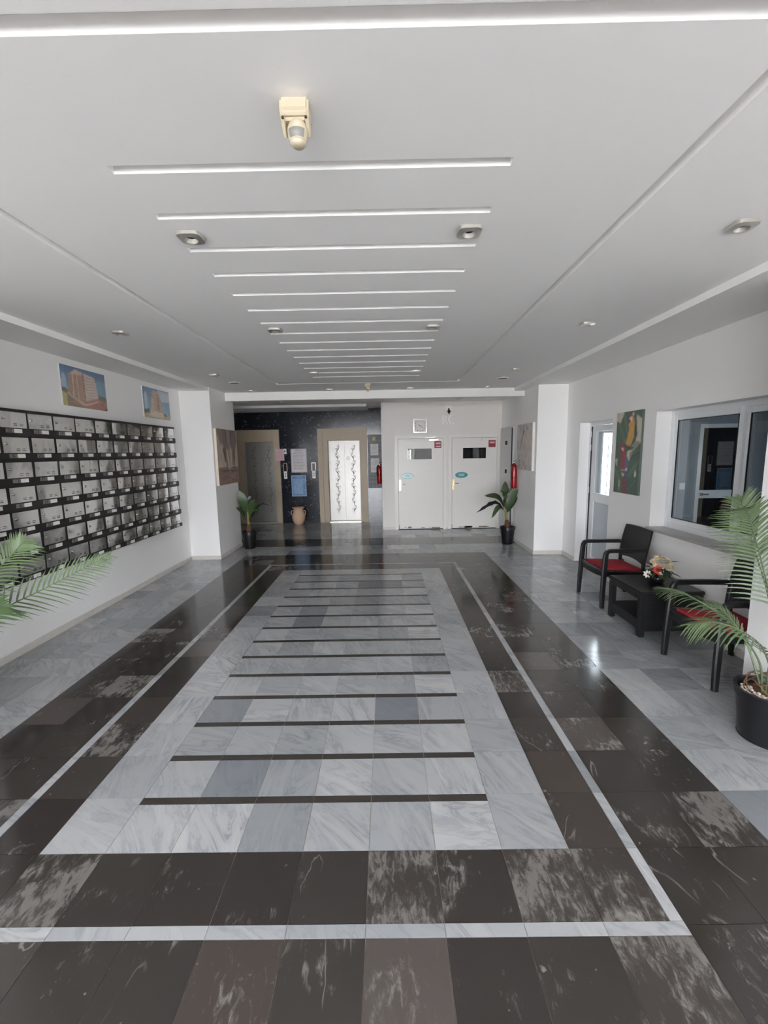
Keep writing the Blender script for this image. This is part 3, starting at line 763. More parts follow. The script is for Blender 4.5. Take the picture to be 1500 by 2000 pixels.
panel('elephant_canvas', 'square brown canvas of an elephant with striped trunk on the left pillar', 'painting', p, (PL+.04, 7.27, 1.26), (0, .98, 0), (0, 0, .965), .04, (226, 214, 196))
# pale flower canvas on the right pillar
p = Paint(64, 64, (206, 200, 198)); p.mottle(.06, 8)
for k in range(60):
    a_ = random.random()*6.28; p.ell(.22+random.random()*.72, random.random()*.9+.05, .03+random.random()*.06, .03+random.random()*.06, random.choice([(222, 200, 198), (212, 184, 176), (226, 214, 204), (196, 176, 170), (216, 196, 160), (188, 186, 184)]), a_, .55)
p.line(.42, .84, .2, .44, .035, (150, 96, 82)).line(.44, .84, .36, .6, .02, (176, 120, 100)).ell(.44, .84, .04, .05, (86, 70, 66)).ell(.08, .55, .05, .1, (150, 96, 88)).ell(.08, .55, .03, .075, (206, 200, 198)).line(.1, .24, .26, .36, .02, (120, 100, 98))
for k in range(14): p.ell(.1+random.random()*.85, .88+random.random()*.1, .04, .03, (128, 130, 132), random.random()*3, .6)
for k in range(18): p.ell(.1+random.random()*.6, random.random()*.2, .035, .04, random.choice([(150, 160, 148), (120, 130, 122), (180, 150, 150)]), random.random()*3, .6)
panel('flower_canvas', 'square pale pink flower canvas on the right pillar beside the fire extinguisher', 'painting', p, (PR-.04, 8.135, 1.42), (0, -.83, 0), (0, 0, .815), .04, (236, 234, 230))
# parrots
p = Paint(48, 92, (62, 88, 70)); p.mottle(.25, 8)
cr = (206, 200, 180); g1 = (52, 78, 62); g2 = (84, 112, 84); g3 = (40, 60, 52)
p.poly([(.02, 1), (.3, 1), (.16, .86), (.0, .9)], cr).poly([(.78, .95), (1, .9), (1, .62), (.8, .52), (.64, .6), (.86, .7)], cr).poly([(.5, .52), (.78, .56), (.6, .4), (.5, .46)], cr).poly([(0, .42), (.12, .43), (.1, .32), (.04, .36)], (196, 190, 176)).poly([(.18, .16), (.3, .17), (.24, .03)], cr).poly([(.3, .26), (.46, .24), (.36, .2)], cr).poly([(.86, .31), (.9, .25), (.86, .2), (.82, .25)], (232, 236, 228)).poly([(.62, .98), (.7, .97), (.66, .92)], (220, 226, 220))
for (x0, y0, x1, y1) in ((.1, .86, .4, .62), (.3, .98, .5, .7), (.6, .46, .96, .54), (.55, .2, .95, .4), (.02, .3, .3, .12), (.6, .05, .9, .18), (.36, .56, .95, .6), (.02, .6, .25, .8)):
    p.line(x0, y0, x1, y1, .09, random.choice([g1, g2, g3]), .6); p.line(x0, y0, x1, y1, .012, (124, 146, 116), .7)
p.poly([(.5, .88), (.72, .88), (.82, .76), (.76, .64), (.6, .6), (.5, .58), (.42, .62), (.52, .76)], (204, 152, 62)).poly([(.72, .86), (.84, .76), (.8, .64), (.62, .58), (.74, .7)], (52, 74, 70)).ell(.6, .9, .1, .045, (208, 150, 60)).ell(.54, .945, .07, .03, (150, 34, 34)).ell(.57, .905, .06, .03, (226, 216, 206)).ell(.53, .885, .035, .022, (36, 30, 30)).line(.36, .58, .66, .56, .02, (60, 48, 40)).ell(.6, .6, .03, .015, (196, 150, 120))
p.poly([(.2, .58), (.34, .6), (.46, .5), (.48, .38), (.44, .3), (.28, .28), (.26, .4)], (150, 38, 44)).ell(.28, .56, .11, .05, (150, 34, 44)).poly([(.42, .48), (.54, .44), (.6, .36), (.56, .28), (.46, .29), (.44, .4)], (74, 106, 146)).poly([(.44, .3), (.58, .3), (.6, .16), (.5, .15)], (66, 82, 120)).poly([(.36, .2), (.5, .2), (.52, 0), (.4, 0)], (136, 30, 42)).ell(.3, .545, .05, .025, (226, 206, 200)).ell(.26, .525, .03, .02, (40, 30, 32)).line(.28, .29, .5, .285, .015, (206, 180, 170)).ell(.5, .3, .05, .016, (214, 206, 200))
p.mottle(.1, 24)
panel('parrot_canvas', 'tall canvas of a yellow and a red parrot among green leaves', 'painting', p, (XR-.028, 5.60, 1.22), (0, -.54, 0), (0, 0, 1.0), .028, (60, 76, 66))

# ------------------------------------------------------------------ mailbox bank on the left wall
BXF = -3.25; PIT = .3021; NCOL = 12; YR = 6.685; RP = .2187; ZB0 = 2.047; DH = .142
bank = thing('mailbox_bank', 'black bank of shiny steel mailboxes with numbered plates on the left wall', 'mailboxes', (XL, YR-PIT*NCOL/2, .69))
mb = MB(); y0b = YR-PIT*NCOL
mb.box(XL, BXF-.03, y0b, YR-.012, .70, 2.20)
mb.box(XL, BXF+.006, y0b, YR, 2.187, 2.212)
for r in range(7):
    zb = ZB0-RP*r; zt = zb-(RP-DH)+.002 if r < 6 else zb-.052
    mb.box(XL, BXF+.004, y0b, YR+.012, zt, zb-.003)
for c in range(NCOL+1):
    y = YR-PIT*c; mb.box(BXF-.03, BXF-.008, y-.009, y+.009 if c else y-.002, .72, 2.19)
mb.build('carcass', 'bankblack', bank, bevel=.002)
def shared(mb, mats, name, smooth=False, bevel=0):
    o = mb.build(name, mats, smooth=smooth, bevel=bevel); me = o.data; bpy.data.objects.remove(o); return me
dw = PIT-.026
mb = MB(); n = 8
for i in range(n):        # slightly bowed sheet
    pass
vs = []; fs = []
for i in range(n+1):
    t = i/n; yv = -dw/2+dw*t; bow = .004*math.sin(PI*t)
    for z in (0, DH-.006): vs.append((bow, yv, z))
    for z in (0, DH-.006): vs.append((bow-.006, yv, z))
for i in range(n):
    a_ = 4*i; b_ = 4*(i+1)
    fs += [(a_, b_, b_+1, a_+1), (a_+2, a_+3, b_+3, b_+2), (a_, a_+2, b_+2, b_), (a_+1, b_+1, b_+3, a_+3)]
fs += [(0, 1, 3, 2), (4*n, 4*n+2, 4*n+3, 4*n+1)]
mb.add(vs, fs); door_me = shared(mb, 'mirror', 'mailbox_door', smooth=.6)
lock_me = shared(MB().lathe([(.011, 0), (.011, .005), (.006, .007)], seg=12, axis='x'), 'chrome', 'lock', smooth=.7)
slot_me = shared(MB().box(0, .0012, -.018, .018, .006, .010).box(0, .0012, -.018, .018, -.008, -.004), 'dark', 'vent_slot')
card_me = shared(MB().box(0, .003, -.041, .041, -.017, .017), 'paper', 'name_card')
SEG = {'0': 'abcdef', '1': 'bc', '2': 'abged', '3': 'abgcd', '4': 'fgbc', '5': 'afgcd', '6': 'afgedc', '7': 'abc', '8': 'abcdefg', '9': 'abcdfg'}
def digit(mb, ch, y, z, w=.016, h=.024, t=.0045, x=.0035):
    # seen from the hall (+x side looking to -x) left-to-right runs along +y
    R_ = {'a': (0, w, h-t, h), 'd': (0, w, 0, t), 'g': (0, w, h/2-t/2, h/2+t/2), 'f': (0, t, h/2, h), 'e': (0, t, 0, h/2), 'b': (w-t, w, h/2, h), 'c': (w-t, w, 0, h/2)}
    for q in SEG[ch]:
        a_, b_, c_, d_ = R_[q]; mb.box(.002, x, y+a_, y+b_, z+c_, z+d_, 1)
def inst(name, me, parent, loc):
    o = bpy.data.objects.new(name, me); COL.objects.link(o); o.parent = parent; o.location = loc; return o
rb = bank.location
for c in range(NCOL):
    yc = YR-PIT*(NCOL-1-c+.5)
    for r in range(7):
        zb = ZB0-RP*r
        hh = 0 if r else -.0
        dj = inst('mailbox_door', door_me, bank, Vector((BXF-.008, yc, zb+.002))-rb)
        dj.rotation_euler = (0, random.uniform(-.02, .03), random.uniform(-.025, .025))
        inst('lock', lock_me, dj, (.003, -dw/2+.035, DH*.55))
        inst('vent_slot', slot_me, dj, (.0042, .01, .028)); inst('vent_slot', slot_me, dj, (.0036, .075, .028))
        num = str(7*c+r+1)
        m2 = MB(); m2.box(0, .003, -.041, .041, -.017, .017, 0)
        for q, ch in enumerate(num): digit(m2, ch, -.012*len(num)+q*.024, -.012)
        npm = shared(m2, ['plate', 'digit'], 'number_plate')
        inst('number_plate', npm, dj, (.0125, -.065, -.026)).rotation_euler = (0, 0, 0)
        inst('name_card', card_me, dj, (.0125, .022, -.026))

# ------------------------------------------------------------------ lifts
def ribbon(mb, pts, w, y):
    P = [Vector((a, 0, b)) for a, b in pts]
    vs = []
    for i, q in enumerate(P):
        t = (P[min(i+1, len(P)-1)]-P[max(0, i-1)]).normalized(); nrm = Vector((-t.z, 0, t.x)); k = w*(.35+.65*math.sin(PI*i/(len(P)-1)))
        vs += [q+nrm*k/2+Vector((0, y, 0)), q-nrm*k/2+Vector((0, y, 0))]
    mb.add(vs, [(2*i, 2*i+1, 2*i+3, 2*i+2) for i in range(len(P)-1)])
def lift(label, X, op):
    x0, x1 = X; a, b = op; H = 2.085; yd = YE+.16
    t = thing('lift', label, 'elevator', ((x0+x1)/2, YE, 0), 'lifts')
    mb = MB()
    for (p, q, f) in ((x0, x0+.12, YE-.05), (x1-.12, x1, YE-.05)): mb.box(p, q, f, YE+.3, .0, 2.385)
    mb.box(x0+.12, a, YE-.02, YE+.3, 0, 2.385); mb.box(b, x1-.12, YE-.02, YE+.3, 0, 2.385)
    mb.box(a, b, YE-.02, YE+.3, H, 2.385); mb.box(x0+.12, x1-.12, YE-.05, YE-.02, 2.33, 2.385)
    mb.build('door_surround', 'beige', t, bevel=.006)
    c = (a+b)/2
    for p, q in ((a, c-.0015), (c+.0015, b)):
        dr = MB().box(p, q, yd, yd+.03, .02, H).build('sliding_door', 'liftsteel', t)
        v = MB(); cx = (p+q)/2+.02
        for k in range(9):
            zc = .30+k*.195; s_ = 1 if k % 2 else -1
            ribbon(v, [(cx-s_*.02+s_*.03*math.sin(q_*.52), zc-.1+q_*.018) for q_ in range(12)], .017, yd-.0012)
            ribbon(v, [(cx+s_*(.02+(.045-.0032*q_)*math.cos(q_*.5)), zc+(.045-.0032*q_)*math.sin(q_*.5)) for q_ in range(13)], .017, yd-.0012)
            ribbon(v, [(cx-s_*(.03+(.035-.0028*q_)*math.cos(q_*.55)), zc+.08+(.035-.0028*q_)*math.sin(q_*.55)) for q_ in range(11)], .014, yd-.0012)
        v.build('etched_vine', 'etch', dr)
    MB().box(a-.05, b+.05, yd+.032, yd+.05, 0, H+.05).build('seam_light_block', 'dark', t)  # added dark sheet, blocks daylight that would show through the door seam
    em = MB()
    oval(em, c+.09, 1.64, .036, .036, yd-.004, yd)
    e_ = em.build('round_emblem', 'etch', t); em = MB(); oval(em, c+.09, 1.64, .016, .016, yd-.006, yd-.004); em.build('emblem_centre', 'steel', e_)
    MB().box(a, b, YE-.02, yd+.03, -.0, .018).build('threshold', 'steel', t)
    return t
lift('right lift with bright reflective steel doors and beige surround', E2, (-1.475, -.665))
lift('left lift with darker steel doors, partly hidden by the pillar', E1, (-3.62, -2.845))
def call_panel(label, x0, x1):
    t = thing('call_panel', label, 'panel', ((x0+x1)/2, YE, 1.145), 'lift call panels')
    MB().box(x0, x1, YE-.012, YE, 1.145, 1.335).build('button_plate', 'whitep', t, bevel=.002)
    dp = MB().box(x0, x1, YE-.012, YE, 1.335, 1.535).build('display', 'redled', t)
    mb = MB(); mb.box(x0-.008, x0, YE-.014, YE, 1.335, 1.54); mb.box(x1, x1+.008, YE-.014, YE, 1.335, 1.54); mb.box(x0-.008, x1+.008, YE-.014, YE, 1.535, 1.543); mb.build('display_frame', 'steel', dp)
    for z in (1.215, 1.27): MB().lathe([(.014, 0), (.014, -.005)], ((x0+x1)/2, YE-.012, z), 14, 'y').build('button', 'blackmat', t)
call_panel('white lift call panel with red display beside the left lift', -2.612, -2.533)
call_panel('white lift call panel with dark display beside the right lift', -1.890, -1.805)
def notice(bgc, ink, w, h, rows, margin=.08, head=2, rim=None):
    p = Paint(w, h, bgc)
    if rim: p.put((p.u < .045) | (p.u > .955) | (p.v < .03) | (p.v > .97), rim)
    n = rows
    for k in range(n):
        z = .92-.86*k/n
        if k < head: L, R_ = .25+.05*random.random(), .75+.05*random.random()
        else: L, R_ = margin+.04, 1-margin-random.random()*.2
        u = L
        while u < R_:
            wd = random.uniform(.03, .1); p.poly([(u, z), (min(R_, u+wd), z), (min(R_, u+wd), z+.35/n), (u, z+.35/n)], ink, .75); u += wd+.02
    return p
panel('notice', 'white framed notice of printed lines between the lifts', 'notice', notice((226, 220, 222), (104, 100, 106), 40, 60, 15, rim=(196, 186, 194)), (-2.415, YE-.012, 1.30), (.40, 0, 0), (0, 0, .60), .012, (180, 170, 178))
panel('notice', 'blue notice with pale lines below the white notice', 'notice', notice((62, 122, 184), (186, 212, 232), 40, 56, 16, rim=(164, 196, 222)), (-2.43, YE-.010, .69), (.375, 0, 0), (0, 0, .54), .010, (60, 90, 160))
o = tag(MB().box(-2.60, -2.523, YE-.03, YE, 1.775, 1.905).build('key_switch', 'whitep', loc=(-2.56, YE, 1.84)), 'small white switch box with dark key slot beside the pink paper', 'switch')
MB().box(-2.575, -2.545, YE-.033, YE-.03, 1.82, 1.86).build('key_slot', 'dark', o)
p = notice((222, 178, 190), (196, 146, 160), 20, 28, 9)
panel('pink_notice', 'pink sheet of paper taped to the left lift surround', 'paper', p, (-2.785, YE-.056, 1.61), (.215, 0, -.004), (-.01, 0, .295), .003, (222, 178, 190))
# grey tiled panel and notices right of the right lift
p = Paint(20, 60, (104, 106, 112)); p.mottle(.25, 12)
for k in range(14): p.line(0, k/13, 1, k/13, .012, (64, 66, 72))
for k in range(5): p.line(k/4, 0, k/4, 1, .05, (70, 72, 78))
panel('tile_panel', 'grey mosaic panel beside the right lift', 'panel', p, (-.462, YE-.008, .87), (.36, 0, 0), (0, 0, 1.35), .008, (90, 92, 96))
panel('notice', 'upper white sheet on the grey mosaic panel by the right lift', 'notice', notice((216, 216, 214), (150, 150, 152), 20, 26, 10), (-.39, YE-.011, 1.70), (.20, 0, 0), (0, 0, .29), .003, (216, 216, 214))
panel('notice', 'lower white sheet on the grey mosaic panel behind the extinguisher', 'notice', notice((210, 210, 210), (150, 150, 152), 20, 26, 10), (-.39, YE-.011, 1.27), (.22, 0, 0), (0, 0, .36), .003, (210, 210, 210))
panel('notice', 'small yellowish badge at the top of the grey mosaic panel', 'notice', Paint(10, 12, (120, 122, 110)).ell(.5, .5, .3, .35, (190, 180, 110)), (-.35, YE-.011, 2.05), (.10, 0, 0), (0, 0, .13), .003, (120, 120, 110))

# ------------------------------------------------------------------ fire extinguishers
def extinguisher(label, x, y, z, wx, wy):
    t = thing('fire_extinguisher', label, 'extinguisher', (x, y, z), 'fire extinguishers')
    r = .057
    MB().lathe([(.03, 0), (r*.93, .004), (r, .02), (r, .40), (r*.9, .43), (r*.55, .455), (.022, .465)], (x, y, z), 24).build('cylinder', 'red', t, smooth=.6)
    MB().lathe([(r+.001, .205), (r+.001, .222)], (x, y, z), 24).build('band', 'blackmat', t, smooth=.6)
    mb = MB(); mb.lathe([(.02, .46), (.02, .50), (.012, .51)], (x, y, z), 14); mb.build('valve', 'steel', t)
    mb = MB(); mb.sweep([(x-.01, y, z+.505), (x+.03, y-.02, z+.53), (x+.075, y-.03, z+.575)], .018, .012, (0, 0, 1)); mb.sweep([(x-.01, y, z+.49), (x+.04, y-.02, z+.488), (x+.07, y-.03, z+.47)], .018, .012, (0, 0, 1))
    mb.build('lever', 'black', t)
    mb = MB(); mb.sweep([(x, y-.02, z+.48), (x-.05, y-.05, z+.46), (x-.06, y-.055, z+.40), (x-.062, y-.05, z+.22)], .018, .018, (1, 0, 0), seg=8); mb.build('hose', 'black', t, smooth=True)
    mb = MB(); mb.box(min(x, wx), max(x, wx), y-.015, y+.015, z+.43, z+.455) if wx != x else mb.box(x-.015, x+.015, min(y, wy), max(y, wy), z+.43, z+.455)
    mb.build('bracket', 'steel', t)
extinguisher('red fire extinguisher hung on the right pillar beside the flower canvas', PR-.068, 8.20, 1.05, PR, 8.20)
extinguisher('red fire extinguisher hung by the right lift, half hidden by the wall corner', -.175, YE-.088, .985, -.175, YE)

# ------------------------------------------------------------------ clay jar
t = thing('clay_jar', 'beige clay jar with two handles standing between the lifts', 'jar', (-2.24, 10.76, 0))
MB().lathe([(.085, 0), (.10, .01), (.15, .09), (.168, .18), (.165, .24), (.135, .31), (.115, .35), (.12, .385), (.158, .43), (.16, .44), (.145, .438), (.11, .39), (.10, .35)], (-2.24, 10.76, 0), 28, cap=False).build('jar_body', 'clay', t, smooth=True)
MB().lathe([(.001, .05), (.10, .05), (.12, .09)], (-2.24, 10.76, 0), 20, cap=False).build('jar_inside', 'clay', t)
for s_ in (-1, 1):
    MB().sweep([(-2.24+s_*.12, 10.75, .345), (-2.24+s_*.155, 10.74, .352), (-2.24+s_*.178, 10.74, .33), (-2.24+s_*.18, 10.74, .29), (-2.24+s_*.172, 10.74, .25), (-2.24+s_*.15, 10.75, .225)], .032, .026, (0, 1, 0), seg=8).build('handle', 'clay', t, smooth=True)

# ------------------------------------------------------------------ clock, letters, wall lamp above the service doors
t = thing('wall_clock', 'square steel wall clock with white face above the left service door', 'clock', (.773, YD, 2.19))
cx, cz, hw = .773, 2.345, .152
mb = MB(); e = .022
mb.box(cx-hw, cx+hw, YD-.03, YD, cz+hw-e, cz+hw); mb.box(cx-hw, cx+hw, YD-.03, YD, cz-hw, cz-hw+e); mb.box(cx-hw, cx-hw+e, YD-.03, YD, cz-hw+e, cz+hw-e); mb.box(cx+hw-e, cx+hw, YD-.03, YD, cz-hw+e, cz+hw-e)
mb.build('clock_frame', 'chrome', t, bevel=.006)
fc = MB().box(cx-hw+e, cx+hw-e, YD-.014, YD, cz-hw+e, cz+hw-e).build('clock_face', 'paper', t)
for k in range(12):
    a_ = k*PI/6; rr = .105/max(abs(math.sin(a_)), abs(math.cos(a_)))
    u, v_ = cx+rr*math.sin(a_), cz+rr*math.cos(a_)
    MB().box(u-.006, u+.006, YD-.0155, YD-.014, v_-.009, v_+.009).build('hour_mark', 'digit', fc)
def hand(nm, ang, L, wd):
    dx, dz = math.sin(ang), math.cos(ang); px, pz = dz*wd/2, -dx*wd/2; s0 = -.02
    MB().prism([(cx+dx*s0+px, cz+dz*s0+pz), (cx+dx*L+px*.4, cz+dz*L+pz*.4), (cx+dx*L-px*.4, cz+dz*L-pz*.4), (cx+dx*s0-px, cz+dz*s0-pz)], 'y', YD-.019, YD-.016).build(nm, 'digit', t)
hand('minute_hand', math.radians(124), .10, .010); hand('hour_hand', math.radians(308), .055, .013)
# serif letters R and C
def letter(name, label, polys, x, z, h):
    mb = MB()
    for pts in polys: mb.prism([(x+a_*h, z+b_*h) for a_, b_ in pts], 'y', YD-.032, YD-.004)
    o = mb.build(name, 'letterw', loc=(x+.05, YD, z)); return tag(o, label, 'letter', 'wall letters')
def arcband(cx_, cz_, r0, r1x, a0, a1, n=12, thick=lambda t: 1):
    out = []
    for i in range(n):
        t0, t1 = a0+(a1-a0)*i/n, a0+(a1-a0)*(i+1)/n
        f0, f1 = thick(i/n), thick((i+1)/n)
        out.append([(cx_+r1x*math.cos(t0), cz_+r0*math.sin(t0)), (cx_+r1x*math.cos(t1), cz_+r0*math.sin(t1)), (cx_+(r1x-f1)*math.cos(t1), cz_+(r0-f1*.8)*math.sin(t1)), (cx_+(r1x-f0)*math.cos(t0), cz_+(r0-f0*.8)*math.sin(t0))])
    return out
Rp = [[(.10, .06), (.26, .06), (.26, .94), (.10, .94)], [(.0, 0), (.36, 0), (.36, .06), (.0, .06)], [(.0, .94), (.36, .94), (.36, 1.0), (.0, 1.0)], [(.26, .93), (.44, .93), (.44, 1.0), (.26, 1.0)], [(.26, .47), (.44, .47), (.44, .54), (.26, .54)]]
Rp += arcband(.42, .735, .265, .265, -PI/2, PI/2, 12, lambda t: .06+.12*math.sin(PI*t))
Rp += [[(.34, .47), (.50, .47), (.78, .06), (.60, .06)], [(.58, 0), (.88, 0), (.88, .06), (.58, .06)]]
letter('letter_r', 'white serif letter R on the wall above the doors', Rp, 1.245, 2.372, .185)
Cp = arcband(.46, .5, .53, .46, math.radians(42), math.radians(318), 22, lambda t: .05+.16*math.sin(PI*t)**1.2)
Cp += [[(.78, .72), (.84, .72), (.84, 1.0), (.78, .93)], [(.80, .15), (.86, .22), (.80, .25)]]
letter('letter_c', 'white serif letter C on the wall above the doors', Cp, 1.385, 2.368, .20)
t = thing('wall_lamp_socket', 'white junction plate with small dark bulb socket above the letter C', 'lamp', (1.405, YD, 2.69))
MB().box(1.33, 1.48, YD-.012, YD, 2.69, 2.785).build('plate', 'whitep', t, bevel=.003)
mb = MB(); mb.lathe([(.02, 0), (.02, -.03)], (1.41, YD-.012, 2.70), 12, 'y'); mb.build('socket', 'black', t)
MB().sphere((1.412, YD-.05, 2.648), .036, seg=14).build('bulb', 'iron', t, smooth=True)
MB().lathe([(.014, 2.59), (.018, 2.625)], (1.412, YD-.05, 0), 12).build('bulb_tip', 'black', t)

# ------------------------------------------------------------------ electrical cabinet in the right recess
t = thing('electrical_cabinet', 'tall grey electrical cabinet door behind the right fire extinguisher', 'cabinet', (2.60, 9.22, 0))
MB().box(2.565, 2.60, 8.78, 9.70, .02, 2.26).build('cabinet_body', 'cabinet', t, bevel=.004)
dr = MB().box(2.552, 2.565, 8.83, 9.66, .06, 2.22).build('cabinet_door', 'cabinet', t, bevel=.003)
MB().box(2.549, 2.566, 8.80, 8.83, .06, 2.22).build('door_gap', 'rubber', t)
for z in (1.93, 1.33):
    pl = MB().box(2.549, 2.552, 9.08, 9.30, z-.06, z+.06).build('label_plate', 'whitep', dr)
    MB().box(2.547, 2.552, 9.11, 9.27, z-.045, z+.045).build('warning_mark', 'dark', dr)

# ------------------------------------------------------------------ ceiling fittings
def spot_meshes():
    mb = MB(); s_, c = .058, .017
    pts = [(-s_, -s_+c), (-s_+c, -s_), (s_-c, -s_), (s_, -s_+c), (s_, s_-c), (s_-c, s_), (-s_+c, s_), (-s_, s_-c)]
    n = 24; ring = [(.030*math.cos(2*PI*k/n), .030*math.sin(2*PI*k/n)) for k in range(n)]
    # plate with hole: outer octagon resampled
    out = []
    for k in range(n):
        a_ = 2*PI*k/n; dx, dy = math.cos(a_), math.sin(a_)
        r = min(s_/max(abs(dx), abs(dy)), (2*s_-c)/(abs(dx)+abs(dy))); out.append((r*dx, r*dy))
    vs = [(x, y, 0) for x, y in out]+[(x, y, -.016) for x, y in out]+[(x*1.12, y*1.12, -.022) for x, y in ring]+[(x*.75, y*.75, -.004) for x, y in ring]
    fs = []
    for i in range(3):
        for k in range(n): k2 = (k+1) % n; fs.append((i*n+k, i*n+k2, (i+1)*n+k2, (i+1)*n+k))
    mb.add(vs, fs)
    return shared(mb, 'steel', 'spot_plate', smooth=.5), shared(MB().lathe([(.024, -.0045), (.024, -.003)], seg=16), 'dark', 'lamp_hole')
sp_me, hole_me = spot_meshes()
rows = {2.33: 'nearest row', 4.0: 'second row', 6.1: 'third row', 7.68: 'farthest row by the beam'}
colsn = {-2.35: 'above the mailbox side', -.965: 'at the left end of the grooves', .436: 'at the right end of the grooves', 1.80: 'above the window side'}
for y, rn in rows.items():
    for x, cn in colsn.items():
        if y == 2.33 and x == -2.35: continue
        t = thing('ceiling_spotlight', 'square steel ceiling spotlight, %s, %s' % (rn, cn), 'spotlight', (x, y, ZC), 'square ceiling spotlights')
        inst('spot_plate', sp_me, t, (0, 0, 0)); inst('lamp_hole', hole_me, t, (0, 0, 0))
for x, y, lb in ((2.02, 9.0, 'small steel spotlight behind the beam near the cabinet'), (1.55, 9.2, 'small steel spotlight behind the beam above the right service door'), (-2.2, 9.3, 'small steel spotlight in the lobby ceiling before the left lift')):
    t = thing('ceiling_spotlight', lb, 'spotlight', (x, y, 2.87), 'square ceiling spotlights')
    inst('spot_plate', sp_me, t, (0, 0, 0)); inst('lamp_hole', hole_me, t, (0, 0, 0))
for x, lb in ((-2.315, 'left'), (1.815, 'right')):
    t = thing('ceiling_speaker', 'round flat grey ceiling speaker on the %s of the far ceiling' % lb, 'speaker', (x, 6.81, ZC), 'round ceiling speakers')
    MB().lathe([(.085, 0), (.085, -.006), (.072, -.010)], (x, 6.81, ZC), 28).build('rim', 'whitep', t)
    MB().lathe([(.070, -.0105), (.06, -.012)], (x, 6.81, ZC), 28).build('grille', 'plate', t)
def motion_sensor(label, x, y, k=1.0):
    t = thing('motion_sensor', label, 'sensor', (x, y, ZC), 'ceiling motion sensors')
    P = lambda a_, b_, c_: (x+a_*k, y+b_*k, ZC+c_*k)
    mb = MB()   # tapered housing
    prof = [(-.028, 0), (-.035, -.044), (-.020, -.060), (.028, -.060), (.046, 0)]
    n = len(prof); w0 = [.046, .045, .045, .046, .046]
    vs = [P(-w0[i], *prof[i]) for i in range(n)]+[P(w0[i], *prof[i]) for i in range(n)]
    mb.add(vs, [tuple(range(n)), tuple(range(2*n-1, n-1, -1))]+[(i, i+n, (i+1) % n+n, (i+1) % n) for i in range(n)])
    h = mb.build('housing', 'ivory', t, bevel=.008*k, smooth=.9)
    for s_ in (-1, 1):
        q = MB(); q.sweep([P(s_*.038, -.018, -.050), P(s_*.038, .004, -.062), P(s_*.038, .018, -.075), P(s_*.038, .024, -.084)], [.015*k, .015*k, .014*k, .013*k], [.026*k, .03*k, .026*k, .018*k], (1, 0, 0)); q.build('bracket_arm', 'ivory', t, smooth=.7)
        q = MB(); q.sphere(P(s_*.036, -.026, -.060), .0045*k, seg=8, rings=6); q.build('screw', 'digit', t)
    c = P(.004, .006, -.084); r = .033*k
    hd = MB().sphere(c, r, sz=1.2, seg=24, rings=16).build('sensor_head', 'ivory', t, smooth=True)
    v = MB(); vs = []; fs = []
    for i in range(7):
        for j in range(5):
            az = math.radians(-48+i*96/6); el = math.radians(-36+j*8.5)
            d_ = Vector((math.sin(az)*math.cos(el), -math.cos(az)*math.cos(el), math.sin(el)*1.2)); vs.append(Vector(c)+d_*r*1.025)
    for i in range(6):
        for j in range(4): fs.append((i*5+j, i*5+j+1, (i+1)*5+j+1, (i+1)*5+j))
    v.add(vs, fs); v.build('lens', 'plate', hd, smooth=True)
    MB().lathe([(r*.74, -.027*k), (r*.78, -.031*k), (r*.5, -.040*k)], c, 24).build('lower_ring', 'ivory', hd, smooth=True)
motion_sensor('ivory swivel motion sensor on the ceiling nearest the camera', -.268, 1.515, 1.0)
motion_sensor('small white motion sensor on the far ceiling before the beam', -.277, 7.12, 1.0)

